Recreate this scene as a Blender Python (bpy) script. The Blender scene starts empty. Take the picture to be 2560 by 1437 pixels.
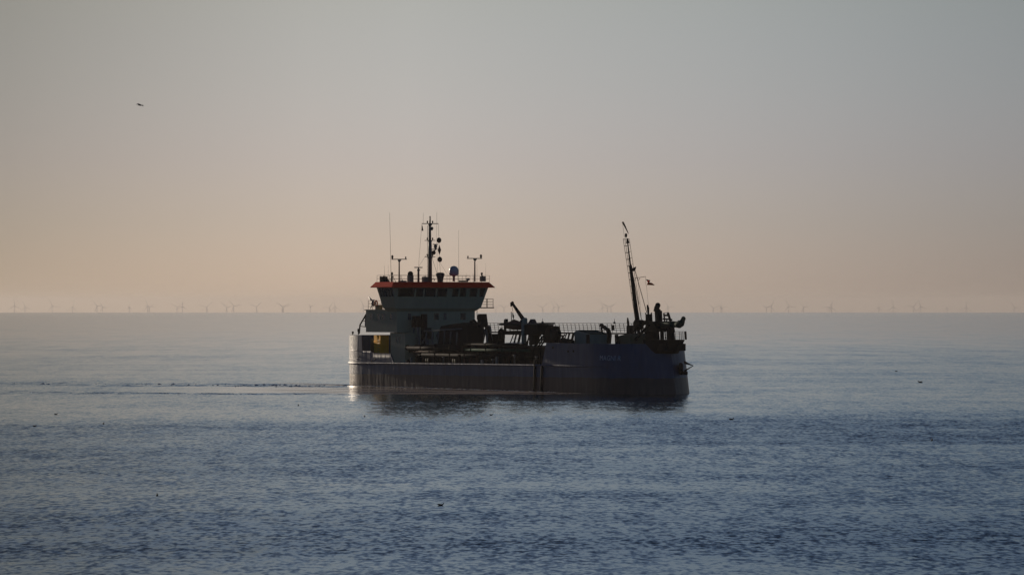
import bpy, bmesh, math, random
from mathutils import Vector, Matrix
rnd = random.Random(7)
rad = math.radians
sc = bpy.context.scene
EARTH = 6371000.0

# ------------------------------------------------------------------ camera
cam_d = bpy.data.cameras.new('camera')
cam_d.sensor_width = 36.0
cam_d.lens = 143.44
cam_d.clip_start = 1.0
cam_d.clip_end = 200000.0
cam = bpy.data.objects.new('camera', cam_d)
sc.collection.objects.link(cam)
cam.location = (0, 0, 13.26)
cam.rotation_euler = (rad(90.2342), 0, 0)
sc.camera = cam

# ------------------------------------------------------------------ sky, sun, exposure
SUN_AZ, SUN_EL = -32.4, 9.0          # degrees left of the view axis, above the horizon
world = bpy.data.worlds.new('World')
sc.world = world
world.use_nodes = True
nt = world.node_tree
N, Lk = nt.nodes, nt.links
bg = N['Background']
bg.inputs[1].default_value = 0.049
sky = N.new('ShaderNodeTexSky')
sky.sky_type = 'NISHITA'
sky.sun_disc = False
sky.sun_elevation = rad(SUN_EL)
sky.sun_rotation = rad(SUN_AZ)
sky.dust_density = 1.0
tc = N.new('ShaderNodeTexCoord')
sep = N.new('ShaderNodeSeparateXYZ')
Lk.new(tc.outputs['Generated'], sep.inputs[0])
er = N.new('ShaderNodeValToRGB')     # colour of the hazy evening air by height above the horizon
Lk.new(sep.outputs[2], er.inputs[0])
def stops(ramp, lst):
    el = ramp.color_ramp.elements
    while len(el) > 1: el.remove(el[-1])
    el[0].position = lst[0][0]; el[0].color = (*lst[0][1], 1)
    for p, c in lst[1:]:
        e = el.new(p); e.color = (*c, 1)
stops(er, [(0.0, (0.240, 0.315, 0.78)), (0.02, (0.211, 0.275, 0.64)), (0.035, (0.208, 0.261, 0.57)), (0.055, (0.212, 0.257, 0.48)), (0.075, (0.218, 0.252, 0.40)), (0.14, (0.20, 0.245, 0.355)), (0.26, (0.185, 0.24, 0.36)), (0.5, (0.11, 0.155, 0.23)), (1.0, (0.08, 0.12, 0.17))])
sc3 = N.new('ShaderNodeVectorMath'); sc3.operation = 'SCALE'; sc3.inputs[3].default_value = 4.0
Lk.new(er.outputs[0], sc3.inputs[0])
at = N.new('ShaderNodeMath'); at.operation = 'ARCTAN2'
Lk.new(sep.outputs[0], at.inputs[0]); Lk.new(sep.outputs[1], at.inputs[1])
mr = N.new('ShaderNodeMapRange')
mr.inputs[1].default_value = -math.pi; mr.inputs[2].default_value = math.pi
Lk.new(at.outputs[0], mr.inputs[0])
ar = N.new('ShaderNodeValToRGB')
Lk.new(mr.outputs[0], ar.inputs[0])
def azp(d): return (d + 180) / 360
stops(ar, [(0.0, (0.72, 0.80, 0.82)), (azp(-130), (0.50, 0.60, 0.70)), (azp(-90), (0.30, 0.42, 0.58)), (azp(-55), (0.22, 0.25, 0.32)), (azp(-30), (0.18, 0.20, 0.22)), (azp(-8), (0.42, 0.44, 0.45)), (azp(-5), (0.69, 0.70, 0.71)), (azp(-2), (0.99, 0.99, 0.99)), (azp(0.5), (1.0, 1.0, 1.0)), (azp(2.5), (1, 1, 1)), (azp(4), (0.97, 0.97, 0.97)), (azp(8), (0.845, 0.84, 0.835)), (azp(30), (0.8, 0.8, 0.8)), (azp(90), (0.55, 0.62, 0.68)), (1.0, (0.72, 0.80, 0.82))])
m1 = N.new('ShaderNodeVectorMath'); m1.operation = 'MULTIPLY'
m2 = N.new('ShaderNodeVectorMath'); m2.operation = 'MULTIPLY'
Lk.new(sky.outputs[0], m1.inputs[0]); Lk.new(sc3.outputs[0], m1.inputs[1])
Lk.new(m1.outputs[0], m2.inputs[0]); Lk.new(ar.outputs[0], m2.inputs[1])
Lk.new(m2.outputs[0], bg.inputs[0])

sun_d = bpy.data.lights.new('sun', 'SUN')
sun_d.energy = 2.6
sun_d.angle = rad(0.53)
sun_d.color = (1.0, 0.84, 0.66)
sun = bpy.data.objects.new('sun', sun_d)
sc.collection.objects.link(sun)
sd = Vector((math.sin(rad(SUN_AZ)) * math.cos(rad(SUN_EL)), math.cos(rad(SUN_AZ)) * math.cos(rad(SUN_EL)), math.sin(rad(SUN_EL))))
sun.rotation_euler = sd.to_track_quat('Z', 'Y').to_euler()
sun.location = sd * 200

sc.view_settings.view_transform = 'Standard'
sc.view_settings.look = 'None'
sc.view_settings.exposure = 0.0
sc.view_settings.gamma = 1.0
sc.cycles.max_bounces = 6
sc.cycles.volume_bounces = 0

# ------------------------------------------------------------------ materials
def new_mat(name):
    m = bpy.data.materials.new(name); m.use_nodes = True
    return m, m.node_tree.nodes, m.node_tree.links, m.node_tree.nodes['Principled BSDF']
def paint(name, col, rough=0.5, metal=0.0, var=0.25, rust=0.25, scale=1.0, spec=0.5):
    """weathered paint: cloudy tone, vertical runs and rust blooms in object space"""
    m, n, l, b = new_mat(name)
    t = n.new('ShaderNodeTexCoord')
    mp = n.new('ShaderNodeMapping'); mp.inputs['Scale'].default_value = (1.3*scale, 1.3*scale, 0.22*scale)
    l.new(t.outputs['Object'], mp.inputs[0])
    a = n.new('ShaderNodeTexNoise'); a.inputs['Scale'].default_value = 1.0; a.inputs['Detail'].default_value = 6
    l.new(mp.outputs[0], a.inputs['Vector'])
    c = n.new('ShaderNodeTexNoise'); c.inputs['Scale'].default_value = 2.3*scale; c.inputs['Detail'].default_value = 8
    l.new(t.outputs['Object'], c.inputs['Vector'])
    mx = n.new('ShaderNodeMix'); mx.data_type = 'RGBA'
    mx.inputs['A'].default_value = (*[x*(1-var) for x in col], 1)
    mx.inputs['B'].default_value = (*[min(1, x*(1+var)) for x in col], 1)
    l.new(a.outputs[0], mx.inputs['Factor'])
    rr = n.new('ShaderNodeMapRange'); rr.inputs[1].default_value = 0.58; rr.inputs[2].default_value = 0.72
    rr.inputs[4].default_value = rust
    l.new(c.outputs[0], rr.inputs[0])
    mx2 = n.new('ShaderNodeMix'); mx2.data_type = 'RGBA'
    mx2.inputs['B'].default_value = (0.09, 0.035, 0.015, 1)
    l.new(rr.outputs[0], mx2.inputs['Factor']); l.new(mx.outputs['Result'], mx2.inputs['A'])
    l.new(mx2.outputs['Result'], b.inputs['Base Color'])
    r2 = n.new('ShaderNodeMapRange'); r2.inputs[3].default_value = rough*0.8; r2.inputs[4].default_value = min(1, rough*1.3)
    l.new(c.outputs[0], r2.inputs[0]); l.new(r2.outputs[0], b.inputs['Roughness']); b.inputs['Specular IOR Level'].default_value = spec
    b.inputs['Metallic'].default_value = metal
    return m
M = {}
M = {}
M['house'] = paint('pale_green_paint', (0.33, 0.32, 0.23), 0.6, var=0.15, rust=0.12, spec=0.3)
M['house_front'] = M['house']
M['visor'] = paint('red_orange_paint', (0.97, 0.03, 0.008), 0.6, var=0.08, rust=0.05, spec=0.04)
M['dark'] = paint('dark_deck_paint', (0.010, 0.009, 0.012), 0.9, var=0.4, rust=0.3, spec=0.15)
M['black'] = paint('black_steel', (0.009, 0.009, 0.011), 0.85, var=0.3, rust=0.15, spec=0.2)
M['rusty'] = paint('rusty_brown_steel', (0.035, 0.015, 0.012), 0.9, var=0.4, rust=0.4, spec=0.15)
M['grey'] = paint('grey_mast_paint', (0.10, 0.095, 0.085), 0.5, var=0.2, rust=0.15)
M['white'] = paint('white_paint', (0.5, 0.5, 0.48), 0.4, var=0.1, rust=0.15)
M['leg'] = paint('pale_grey_paint', (0.16, 0.16, 0.17), 0.45, var=0.2, rust=0.3)
M['green'] = paint('green_pipe_paint', (0.012, 0.05, 0.035), 0.85, var=0.3, rust=0.3, spec=0.15)
M['yellow'] = paint('yellow_paint', (0.8, 0.40, 0.02), 0.7, var=0.15, rust=0.25, spec=0.03)
M['ochre'] = paint('ochre_paint', (0.16, 0.11, 0.035), 0.55, var=0.2, rust=0.35)
M['beige'] = paint('beige_canvas', (0.19, 0.155, 0.09), 0.8, var=0.3, rust=0.1)
M['fchouse'] = paint('grey_green_paint', (0.21, 0.25, 0.22), 0.5, var=0.2, rust=0.15)
M['bluebox'] = paint('blue_paint', (0.02, 0.04, 0.11), 0.5, var=0.2, rust=0.1)
M['boat_red'] = paint('dull_red_canvas', (0.11, 0.025, 0.02), 0.6, var=0.2, rust=0.1)
M['boat_black'] = paint('black_rubber', (0.015, 0.014, 0.014), 0.7, var=0.2, rust=0.0)
M['dome'] = paint('pale_dome_plastic', (0.30, 0.36, 0.44), 0.35, var=0.05, rust=0.0)
M['cover'] = paint('navy_canvas', (0.012, 0.014, 0.035), 0.8, var=0.2, rust=0.0)
M['orange'] = paint('orange_plastic', (0.65, 0.12, 0.03), 0.5, var=0.1, rust=0.0)
M['turbine'] = paint('turbine_white', (0.75, 0.75, 0.75), 0.5, var=0.0, rust=0.0, scale=0.01)
M['bird'] = paint('dark_feather', (0.02, 0.018, 0.018), 0.8, var=0.3, rust=0.0, scale=8)
M['bird_white'] = paint('white_feather', (0.55, 0.55, 0.52), 0.8, var=0.1, rust=0.0, scale=8)
M['beak'] = paint('grey_beak', (0.08, 0.07, 0.05), 0.5, var=0.1, rust=0.0, scale=8)
M['flag_black'] = paint('black_cloth', (0.012, 0.01, 0.01), 0.9, var=0.1, rust=0.0)
M['flag_red'] = paint('red_cloth', (0.45, 0.03, 0.02), 0.9, var=0.1, rust=0.0)
M['flag_gold'] = paint('gold_cloth', (0.6, 0.32, 0.04), 0.9, var=0.1, rust=0.0)
for k in ('flag_red', 'flag_gold'):
    nt_ = M[k].node_tree; pb = nt_.nodes['Principled BSDF']; tr = nt_.nodes.new('ShaderNodeBsdfTranslucent'); mxs = nt_.nodes.new('ShaderNodeMixShader')
    tr.inputs[0].default_value = (0.75, 0.08, 0.03, 1) if k == 'flag_red' else (0.85, 0.45, 0.06, 1)
    mxs.inputs[0].default_value = 0.85
    nt_.links.new(pb.outputs[0], mxs.inputs[1]); nt_.links.new(tr.outputs[0], mxs.inputs[2]); nt_.links.new(mxs.outputs[0], nt_.nodes['Material Output'].inputs[0])
M['letter'] = paint('white_lettering', (0.50, 0.53, 0.62), 0.5, var=0.15, rust=0.1)
m, n, l, b = new_mat('window_glass')
b.inputs['Base Color'].default_value = (0.008, 0.010, 0.013, 1); b.inputs['Roughness'].default_value = 0.06
M['glass'] = m
m, n, l, b = new_mat('blue_window_glass')
b.inputs['Base Color'].default_value = (0.012, 0.03, 0.06, 1); b.inputs['Roughness'].default_value = 0.08
M['glass_blue'] = m
m, n, l, b = new_mat('sea_foam')
b.inputs['Base Color'].default_value = (0.75, 0.74, 0.72, 1); b.inputs['Roughness'].default_value = 0.6
M['foam'] = m

# hull paint: faded blue topsides over red-brown antifouling, plating bulged between frames
m, n, l, b = new_mat('hull_paint')
t = n.new('ShaderNodeTexCoord'); sp = n.new('ShaderNodeSeparateXYZ'); l.new(t.outputs['Object'], sp.inputs[0])
mp = n.new('ShaderNodeMapping'); mp.inputs['Scale'].default_value = (1.1, 1.1, 0.16); l.new(t.outputs['Object'], mp.inputs[0])
st = n.new('ShaderNodeTexNoise'); st.inputs['Scale'].default_value = 1.0; st.inputs['Detail'].default_value = 8; l.new(mp.outputs[0], st.inputs['Vector'])
fine = n.new('ShaderNodeTexNoise'); fine.inputs['Scale'].default_value = 0.7; fine.inputs['Detail'].default_value = 9; l.new(t.outputs['Object'], fine.inputs['Vector'])
edge = n.new('ShaderNodeMath'); edge.operation = 'MULTIPLY_ADD'; edge.inputs[1].default_value = 0.35; l.new(fine.outputs[0], edge.inputs[0])
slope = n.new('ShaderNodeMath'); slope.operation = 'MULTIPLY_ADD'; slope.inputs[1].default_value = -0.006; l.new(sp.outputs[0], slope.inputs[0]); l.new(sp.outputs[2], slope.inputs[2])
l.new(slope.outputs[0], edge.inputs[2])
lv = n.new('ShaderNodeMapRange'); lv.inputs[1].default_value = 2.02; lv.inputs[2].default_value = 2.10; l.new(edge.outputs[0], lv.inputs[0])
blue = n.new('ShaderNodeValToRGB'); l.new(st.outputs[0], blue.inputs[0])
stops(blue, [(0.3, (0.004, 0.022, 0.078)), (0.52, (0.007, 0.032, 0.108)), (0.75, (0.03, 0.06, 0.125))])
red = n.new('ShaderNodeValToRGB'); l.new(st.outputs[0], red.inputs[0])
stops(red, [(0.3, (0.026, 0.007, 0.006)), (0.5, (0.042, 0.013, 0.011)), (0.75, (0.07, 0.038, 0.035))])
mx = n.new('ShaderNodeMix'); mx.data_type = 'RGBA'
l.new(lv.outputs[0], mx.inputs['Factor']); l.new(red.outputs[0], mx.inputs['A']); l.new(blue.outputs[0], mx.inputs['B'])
l.new(mx.outputs['Result'], b.inputs['Base Color'])
b.inputs['Roughness'].default_value = 0.40
mp2 = n.new('ShaderNodeMapping'); mp2.inputs['Scale'].default_value = (1.05, 1.05, 0.13); l.new(t.outputs['Object'], mp2.inputs[0])
bn = n.new('ShaderNodeTexNoise'); bn.inputs['Scale'].default_value = 1.0; bn.inputs['Detail'].default_value = 3.5; l.new(mp2.outputs[0], bn.inputs['Vector'])
bu = n.new('ShaderNodeBump'); bu.inputs['Distance'].default_value = 0.06; bu.inputs['Strength'].default_value = 1.0
l.new(bn.outputs[0], bu.inputs['Height']); l.new(bu.outputs[0], b.inputs['Normal'])
M['hull'] = m

# ------------------------------------------------------------------ object helpers
def tag(o, label=None, cat=None, group=None, kind=None):
    if label: o['label'] = label
    if cat: o['category'] = cat
    if group: o['group'] = group
    if kind: o['kind'] = kind
    return o
def empty(name, loc=(0, 0, 0), rz=0.0, **kw):
    o = bpy.data.objects.new(name, None); o.empty_display_size = 0.5
    sc.collection.objects.link(o); o.location = loc; o.rotation_euler = (0, 0, rz)
    return tag(o, **kw)
class MB:
    def __init__(s): s.v = []; s.f = []; s.sm = []
    def add(s, vs, fs, smooth=False):
        k = len(s.v); s.v += [tuple(p) for p in vs]
        s.f += [tuple(i + k for i in f) for f in fs]; s.sm += [smooth] * len(fs); return s
    def box(s, x0, x1, y0, y1, z0, z1):
        vs = [(x, y, z) for z in (z0, z1) for y in (y0, y1) for x in (x0, x1)]
        return s.add(vs, [(0, 2, 3, 1), (4, 5, 7, 6), (0, 1, 5, 4), (2, 6, 7, 3), (0, 4, 6, 2), (1, 3, 7, 5)])
    def hexa(s, bot, top):
        n_ = len(bot)
        fs = [tuple(range(n_))[::-1], tuple(range(n_, 2*n_))]
        fs += [(i, (i+1) % n_, n_ + (i+1) % n_, n_ + i) for i in range(n_)]
        return s.add(list(bot) + list(top), fs)
    def tube(s, pts, r, sides=8, caps=True):
        pts = [Vector(p) for p in pts]
        rs = r if isinstance(r, (list, tuple)) else [r] * len(pts)
        vs = []; prev = None
        for i, p in enumerate(pts):
            d = (pts[min(i+1, len(pts)-1)] - pts[max(i-1, 0)]).normalized()
            a = prev if prev is not None else (Vector((0, 0, 1)) if abs(d.z) < 0.9 else Vector((1, 0, 0)))
            x = (a - d * a.dot(d))
            if x.length < 1e-4: a = Vector((0, 1, 0)); x = a - d * a.dot(d)
            x.normalize(); prev = x; y = d.cross(x)
            for k in range(sides):
                t_ = 2 * math.pi * (k + 0.5) / sides
                vs.append(p + (x * math.cos(t_) + y * math.sin(t_)) * rs[i])
        fs = []
        for i in range(len(pts) - 1):
            for k in range(sides):
                a0 = i*sides + k; b0 = i*sides + (k+1) % sides
                fs.append((a0, b0, b0 + sides, a0 + sides))
        k0 = len(s.v); s.add(vs, fs, sides > 5)
        if caps:
            s.f.append(tuple(k0 + k for k in range(sides))[::-1]); s.sm.append(False)
            e = k0 + (len(pts)-1)*sides
            s.f.append(tuple(e + k for k in range(sides))); s.sm.append(False)
        return s
    def beam(s, a, b_, w=0.1): return s.tube([a, b_], w * 0.7071, 4)
    def lathe(s, c, prof, sides=14, axis=None):
        """prof: (radius, height) pairs about the vertical (or given axis) through c"""
        ax = Vector(axis).normalized() if axis else Vector((0, 0, 1))
        q = Vector((0, 0, 1)).rotation_difference(ax)
        vs = []
        for r, h in prof:
            for k in range(sides):
                t_ = 2*math.pi*k/sides
                vs.append(Vector(c) + q @ Vector((r*math.cos(t_), r*math.sin(t_), h)))
        fs = []
        for i in range(len(prof)-1):
            for k in range(sides):
                a0 = i*sides+k; b0 = i*sides+(k+1) % sides
                fs.append((a0, b0, b0+sides, a0+sides))
        fs.append(tuple(range(sides))[::-1]); fs.append(tuple((len(prof)-1)*sides + k for k in range(sides)))
        return s.add(vs, fs, True)
    def ball(s, c, r, sides=14, sz=1.0):
        pr = [(max(0.001, r*math.sin(math.pi*i/8)), -r*sz*math.cos(math.pi*i/8)) for i in range(9)]
        return s.lathe(c, pr, sides)
    def build(s, name, mat_, parent=None, loc=None):
        me = bpy.data.meshes.new(name); me.from_pydata(s.v, [], s.f)
        mats = mat_ if isinstance(mat_, (list, tuple)) else [mat_]
        for x in mats: me.materials.append(x)
        for p, sm_ in zip(me.polygons, s.sm): p.use_smooth = sm_
        bm = bmesh.new(); bm.from_mesh(me); bmesh.ops.recalc_face_normals(bm, faces=bm.faces); bm.to_mesh(me); bm.free()
        me.update()
        o = bpy.data.objects.new(name, me); sc.collection.objects.link(o)
        if parent is not None: o.parent = parent
        if loc is not None: o.location = loc
        return o
def copy_tree(o, parent=None):
    c = o.copy(); sc.collection.objects.link(c)
    if parent is not None: c.parent = parent
    for ch in [x for x in TREE.get(o.name, [])]: copy_tree_child(ch, c)
    return c
TREE = {}
def copy_tree_child(ch, newp):
    d = ch.copy(); sc.collection.objects.link(d); d.parent = newp; d.matrix_parent_inverse = ch.matrix_parent_inverse
    for g in TREE.get(ch.name, []): copy_tree_child(g, d)
def railing(mb, pts, h, step=1.15, r=0.025, mids=2, lean=(0, 0)):
    pts = [Vector(p) for p in pts]
    up = Vector((lean[0], lean[1], h))
    for a, b_ in zip(pts[:-1], pts[1:]):
        n_ = max(1, round((b_-a).length/step))
        for i in range(n_ + 1):
            p = a.lerp(b_, i/n_); mb.tube([p, p + up], r*1.15, 5)
        for j in range(mids + 1):
            q = up * ((j+1)/(mids+1)); mb.tube([a + q, b_ + q], r, 5)
    return mb

# ------------------------------------------------------------------ sea
def sea_z(x, y): return -(x*x + y*y) / (2*EARTH)
mb = MB()
radii = [0.0] + [20.0 * (43000/20.0) ** (i/150) for i in range(151)]
SEG = 360
vs = [(0, 0, 0)]
for r in radii[1:]:
    for k in range(SEG):
        a = 2*math.pi*k/SEG; vs.append((r*math.sin(a), r*math.cos(a), -r*r/(2*EARTH)))
fs = [(0, 1 + (k+1) % SEG, 1 + k) for k in range(SEG)]
for i in range(len(radii)-2):
    for k in range(SEG):
        a0 = 1 + i*SEG + k; b0 = 1 + i*SEG + (k+1) % SEG
        fs.append((a0, b0, b0 + SEG, a0 + SEG))
mb.add(vs, fs, True)

SHIP_LOC = (-20.503, 673.972, -0.03)
SHIP_RZ = rad(-58)
ship = empty('dredger', SHIP_LOC, SHIP_RZ, label='dark blue dredger with pale green deckhouse and red wheelhouse roof, lying on the calm sea', cat='ship')

m, n, l, b = new_mat('sea_water')
geo = n.new('ShaderNodeNewGeometry')
sp = n.new('ShaderNodeSeparateXYZ'); l.new(geo.outputs['Position'], sp.inputs[0])
def math_(op, a_, b_=None, c_=None):
    x = n.new('ShaderNodeMath'); x.operation = op
    for i, q in enumerate((a_, b_, c_)):
        if q is None: continue
        if isinstance(q, (int, float)): x.inputs[i].default_value = q
        else: l.new(q, x.inputs[i])
    return x.outputs[0]
def rng(v_, a_, b_, c_=0.0, d_=1.0, smooth=True):
    x = n.new('ShaderNodeMapRange'); x.interpolation_type = 'SMOOTHSTEP' if smooth else 'LINEAR'
    for i, q in zip((1, 2, 3, 4), (a_, b_, c_, d_)): x.inputs[i].default_value = q
    l.new(v_, x.inputs[0]); return x.outputs[0]
def noise(scale3, detail=2.0, rough=0.5, off=0.0, dist=0.0):
    mp_ = n.new('ShaderNodeMapping'); mp_.inputs['Scale'].default_value = scale3; mp_.inputs['Location'].default_value = (off, off*1.7, off*0.3)
    l.new(geo.outputs['Position'], mp_.inputs[0])
    x = n.new('ShaderNodeTexNoise'); x.inputs['Scale'].default_value = 1.0; x.inputs['Detail'].default_value = detail
    x.inputs['Roughness'].default_value = rough; x.inputs['Distortion'].default_value = dist
    l.new(mp_.outputs[0], x.inputs['Vector']); return x
X_, Y_ = sp.outputs[0], sp.outputs[1]
# wind patches
big = noise((1/150, 1/55, 0), 4, 0.55, 3.1)
big2 = noise((1/45, 1/16, 0), 3, 0.5, 11.0)
warp = math_('MULTIPLY_ADD', math_('SUBTRACT', big2.outputs[0], 0.5), 45.0, math_('MULTIPLY_ADD', math_('SUBTRACT', big.outputs[0], 0.5), 110.0, math_('MULTIPLY_ADD', X_, -0.3, Y_)))
near = rng(warp, 500, 456, 0, 1)
patch = rng(math_('ADD', math_('MULTIPLY', big.outputs[0], 0.6), math_('MULTIPLY', big2.outputs[0], 0.4)), 0.36, 0.64, 0, 1)
ruffle = math_('ADD', math_('MULTIPLY_ADD', near, 0.34, 0.34), math_('MULTIPLY', math_('SUBTRACT', patch, 0.5), math_('MULTIPLY_ADD', near, 0.20, 0.16)))
# wake: calmed wash between two rows of chopped water, trailing to the left of the stern
wav = noise((1/30, 1/9, 0), 3, 0.5, 21.0)
wob = math_('MULTIPLY_ADD', math_('SUBTRACT', wav.outputs[0], 0.5), 40.0, Y_)
ytop = math_('MULTIPLY_ADD', X_, -0.42, 650.0)
ybot = math_('MULTIPLY_ADD', X_, -0.22, 597.0)
leftfade = rng(X_, -92, -38, 0.28, 1)
rightcut = rng(X_, -20, -27, 0, 1)
def band(y0, wd):
    d_ = math_('ABSOLUTE', math_('SUBTRACT', wob, y0))
    return math_('MULTIPLY', rng(d_, wd, wd*0.25, 0, 1), rightcut)
chop = math_('MULTIPLY', math_('MAXIMUM', band(ytop, 20.0), band(ybot, 9.0)), 1.0)
wn_ = noise((1/3.2, 1/8.0, 0), 3, 0.6, 41.0)
chop = math_('MULTIPLY', chop, rng(wn_.outputs[0], 0.42, 0.58, 0.15, 1.15))
chop = math_('MULTIPLY', chop, leftfade)
inside = math_('MULTIPLY', math_('MULTIPLY', rng(math_('SUBTRACT', wob, ytop), 5, -5, 0, 1), rng(math_('SUBTRACT', wob, ybot), -3, 5, 0, 1)), math_('MULTIPLY', rightcut, rng(X_, -62, -38, 0, 1)))
# silty foam-laden wash between the starboard side and the lower wake row, in the ship's own coordinates
to = n.new('ShaderNodeTexCoord'); to.object = ship
ss = n.new('ShaderNodeSeparateXYZ'); l.new(to.outputs['Object'], ss.inputs[0])
U_, V_ = ss.outputs[0], ss.outputs[1]
wline = math_('ADD', math_('MULTIPLY_ADD', X_, 0.06, 603.5), math_('MULTIPLY', math_('SUBTRACT', wav.outputs[0], 0.5), 5.0))
side = math_('MULTIPLY', rng(math_('SUBTRACT', Y_, wline), 0.0, 2.5, 0, 1), math_('MULTIPLY', rng(V_, -4.0, -6.0, 0, 1), math_('MULTIPLY', rng(X_, 14, 4, 0, 1), rng(X_, -44, -27, 0, 1))))
side = math_('MULTIPLY', side, rng(V_, -50, -36, 0, 1))
calm = math_('MAXIMUM', inside, side)
foamn = noise((1/1.4, 1/5.0, 0), 5, 0.62, 31.0)
foamn2 = noise((1/14.0, 1/9.0, 0), 3, 0.5, 37.0)
ridge = rng(math_('ADD', V_, math_('MULTIPLY', foamn2.outputs[0], 3.0)), -9.6, -6.6, 0, 1)
silt = math_('MULTIPLY', side, rng(foamn2.outputs[0], 0.40, 0.62, 0.12, 0.50))
edge_ = rng(math_('SUBTRACT', Y_, wline), 7.0, 2.5, 0, 1)
silt = math_('MAXIMUM', silt, math_('MULTIPLY', math_('MULTIPLY', side, edge_), rng(foamn.outputs[0], 0.38, 0.60, 0.25, 0.75)))
silt = math_('MAXIMUM', silt, math_('MULTIPLY', math_('MULTIPLY', ridge, side), rng(foamn.outputs[0], 0.42, 0.56, 0.4, 0.95)))
amp = math_('MULTIPLY', ruffle, math_('MULTIPLY_ADD', calm, -0.72, 1.0))
amp = math_('MULTIPLY', amp, rng(Y_, 560, 1900, 1.0, 0.42))
amp = math_('MULTIPLY', amp, rng(X_, -45, 45, 0.86, 1.14))
amp = math_('MULTIPLY_ADD', chop, 0.85, amp)
# facets: three sizes of wavelets, as slopes
def slopes(nz, k):
    v1 = n.new('ShaderNodeVectorMath'); v1.operation = 'SUBTRACT'; v1.inputs[1].default_value = (0.5, 0.5, 0.5); l.new(nz.outputs['Color'], v1.inputs[0])
    v2 = n.new('ShaderNodeVectorMath'); v2.operation = 'MULTIPLY'; v2.inputs[1].default_value = (k*1.7, k, 0); l.new(v1.outputs[0], v2.inputs[0]); return v2.outputs[0]
s1 = slopes(noise((2.3, 0.75, 0), 2, 0.6, 5.0), 0.62)
s2 = slopes(noise((0.75, 0.30, 0), 2, 0.5, 8.0, 0.4), 0.32)
s3 = slopes(noise((0.07, 0.055, 0), 2, 0.5, 2.0), 0.11)
def vadd(a_, b_):
    x = n.new('ShaderNodeVectorMath'); x.operation = 'ADD'; l.new(a_, x.inputs[0]); l.new(b_, x.inputs[1]); return x.outputs[0]
s4 = slopes(noise((0.5, 0.085, 0), 2, 0.55, 14.0), 0.17)
s5r = slopes(noise((0.10, 0.018, 0), 4, 0.65, 17.0), 0.34)
v5 = n.new('ShaderNodeVectorMath'); v5.operation = 'SCALE'; l.new(s5r, v5.inputs[0]); l.new(rng(Y_, 450, 1500, 0.35, 1.5), v5.inputs[3]); s5 = v5.outputs[0]
tot = vadd(vadd(vadd(vadd(s1, s2), s3), s4), s5)
vs_ = n.new('ShaderNodeVectorMath'); vs_.operation = 'SCALE'; l.new(tot, vs_.inputs[0]); l.new(amp, vs_.inputs[3])
nn = n.new('ShaderNodeVectorMath'); nn.operation = 'NORMALIZE'
# wavelets run in from the open sea: their steeper faces lie towards -Y
lee = n.new('ShaderNodeVectorMath'); lee.operation = 'SCALE'; lee.inputs[0].default_value = (0.012, -0.105, 0); l.new(math_('MULTIPLY', amp, rng(Y_, 650, 2600, 1.0, 0.45)), lee.inputs[3])
sl_ = n.new('ShaderNodeSeparateXYZ'); l.new(vadd(vs_.outputs[0], lee.outputs[0]), sl_.inputs[0])
cap = math_('SMOOTH_MIN', sl_.outputs[1], math_('MULTIPLY', amp, rng(Y_, 600, 2200, -0.07, -0.015))); cap.node.inputs[2].default_value = 0.03
cb = n.new('ShaderNodeCombineXYZ'); l.new(sl_.outputs[0], cb.inputs[0]); l.new(cap, cb.inputs[1])
l.new(vadd(cb.outputs[0], geo.outputs['Normal']), nn.inputs[0])
l.new(nn.outputs[0], b.inputs['Normal'])
b.inputs['Base Color'].default_value = (0.009, 0.022, 0.034, 1)
b.inputs['Roughness'].default_value = 0.10
b.inputs['IOR'].default_value = 1.333
dif = n.new('ShaderNodeBsdfDiffuse'); dif.inputs[0].default_value = (0.60, 0.49, 0.43, 1)
mxs = n.new('ShaderNodeMixShader'); l.new(silt, mxs.inputs[0]); l.new(b.outputs[0], mxs.inputs[1]); l.new(dif.outputs[0], mxs.inputs[2])
l.new(mxs.outputs[0], n['Material Output'].inputs[0])
M['water'] = m
tag(mb.build('sea', M['water']), kind='structure')

# ------------------------------------------------------------------ ship hull (ship frame: x forward from transom, y to port, z up from waterline)
B, L = 7.5, 83.9
def hb(u, w):
    """half breadth"""
    ins = 0.0 if w > 3.7 else (3.7 - w) * 0.02
    Bw = B - ins
    ll = L + 0.5 - w*0.22
    A = 11.5
    y = Bw
    if u > ll - A:
        t_ = min(1.0, (u - (ll - A)) / A)
        y = Bw * max(0.0, 1 - t_**2.7)
    u0 = -4.6 + (max(0, (3.7 - w)) * 0.14 if w < 3.7 else (w-3.7)*0.12)
    if u < 3.7: y = Bw - (3.7 - u)**2 / 24                    # the quarters draw in towards the transom
    r = 1.2
    if u < u0 + r:
        t_ = min(1.0, max(0.0, (u0 + r - u) / r))
        y -= r - r * math.sqrt(max(0.0, 1 - t_*t_))
    return y, u0, ll
def outline(w, ua=None, ub=None, n_=150, inset=0.0):
    """starboard transom corner, along starboard to the stem, back along port"""
    _, u0, ll = hb(20, w)
    a = u0 if ua is None else ua
    b_ = ll if ub is None else ub
    us = []
    for i in range(n_ + 1):
        t_ = i/n_
        us.append(a + (b_ - a) * (0.5 - 0.5*math.cos(math.pi*t_)))
    st = [(u, -max(0.0, hb(u, w)[0] - inset), w) for u in us]
    return st
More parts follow.
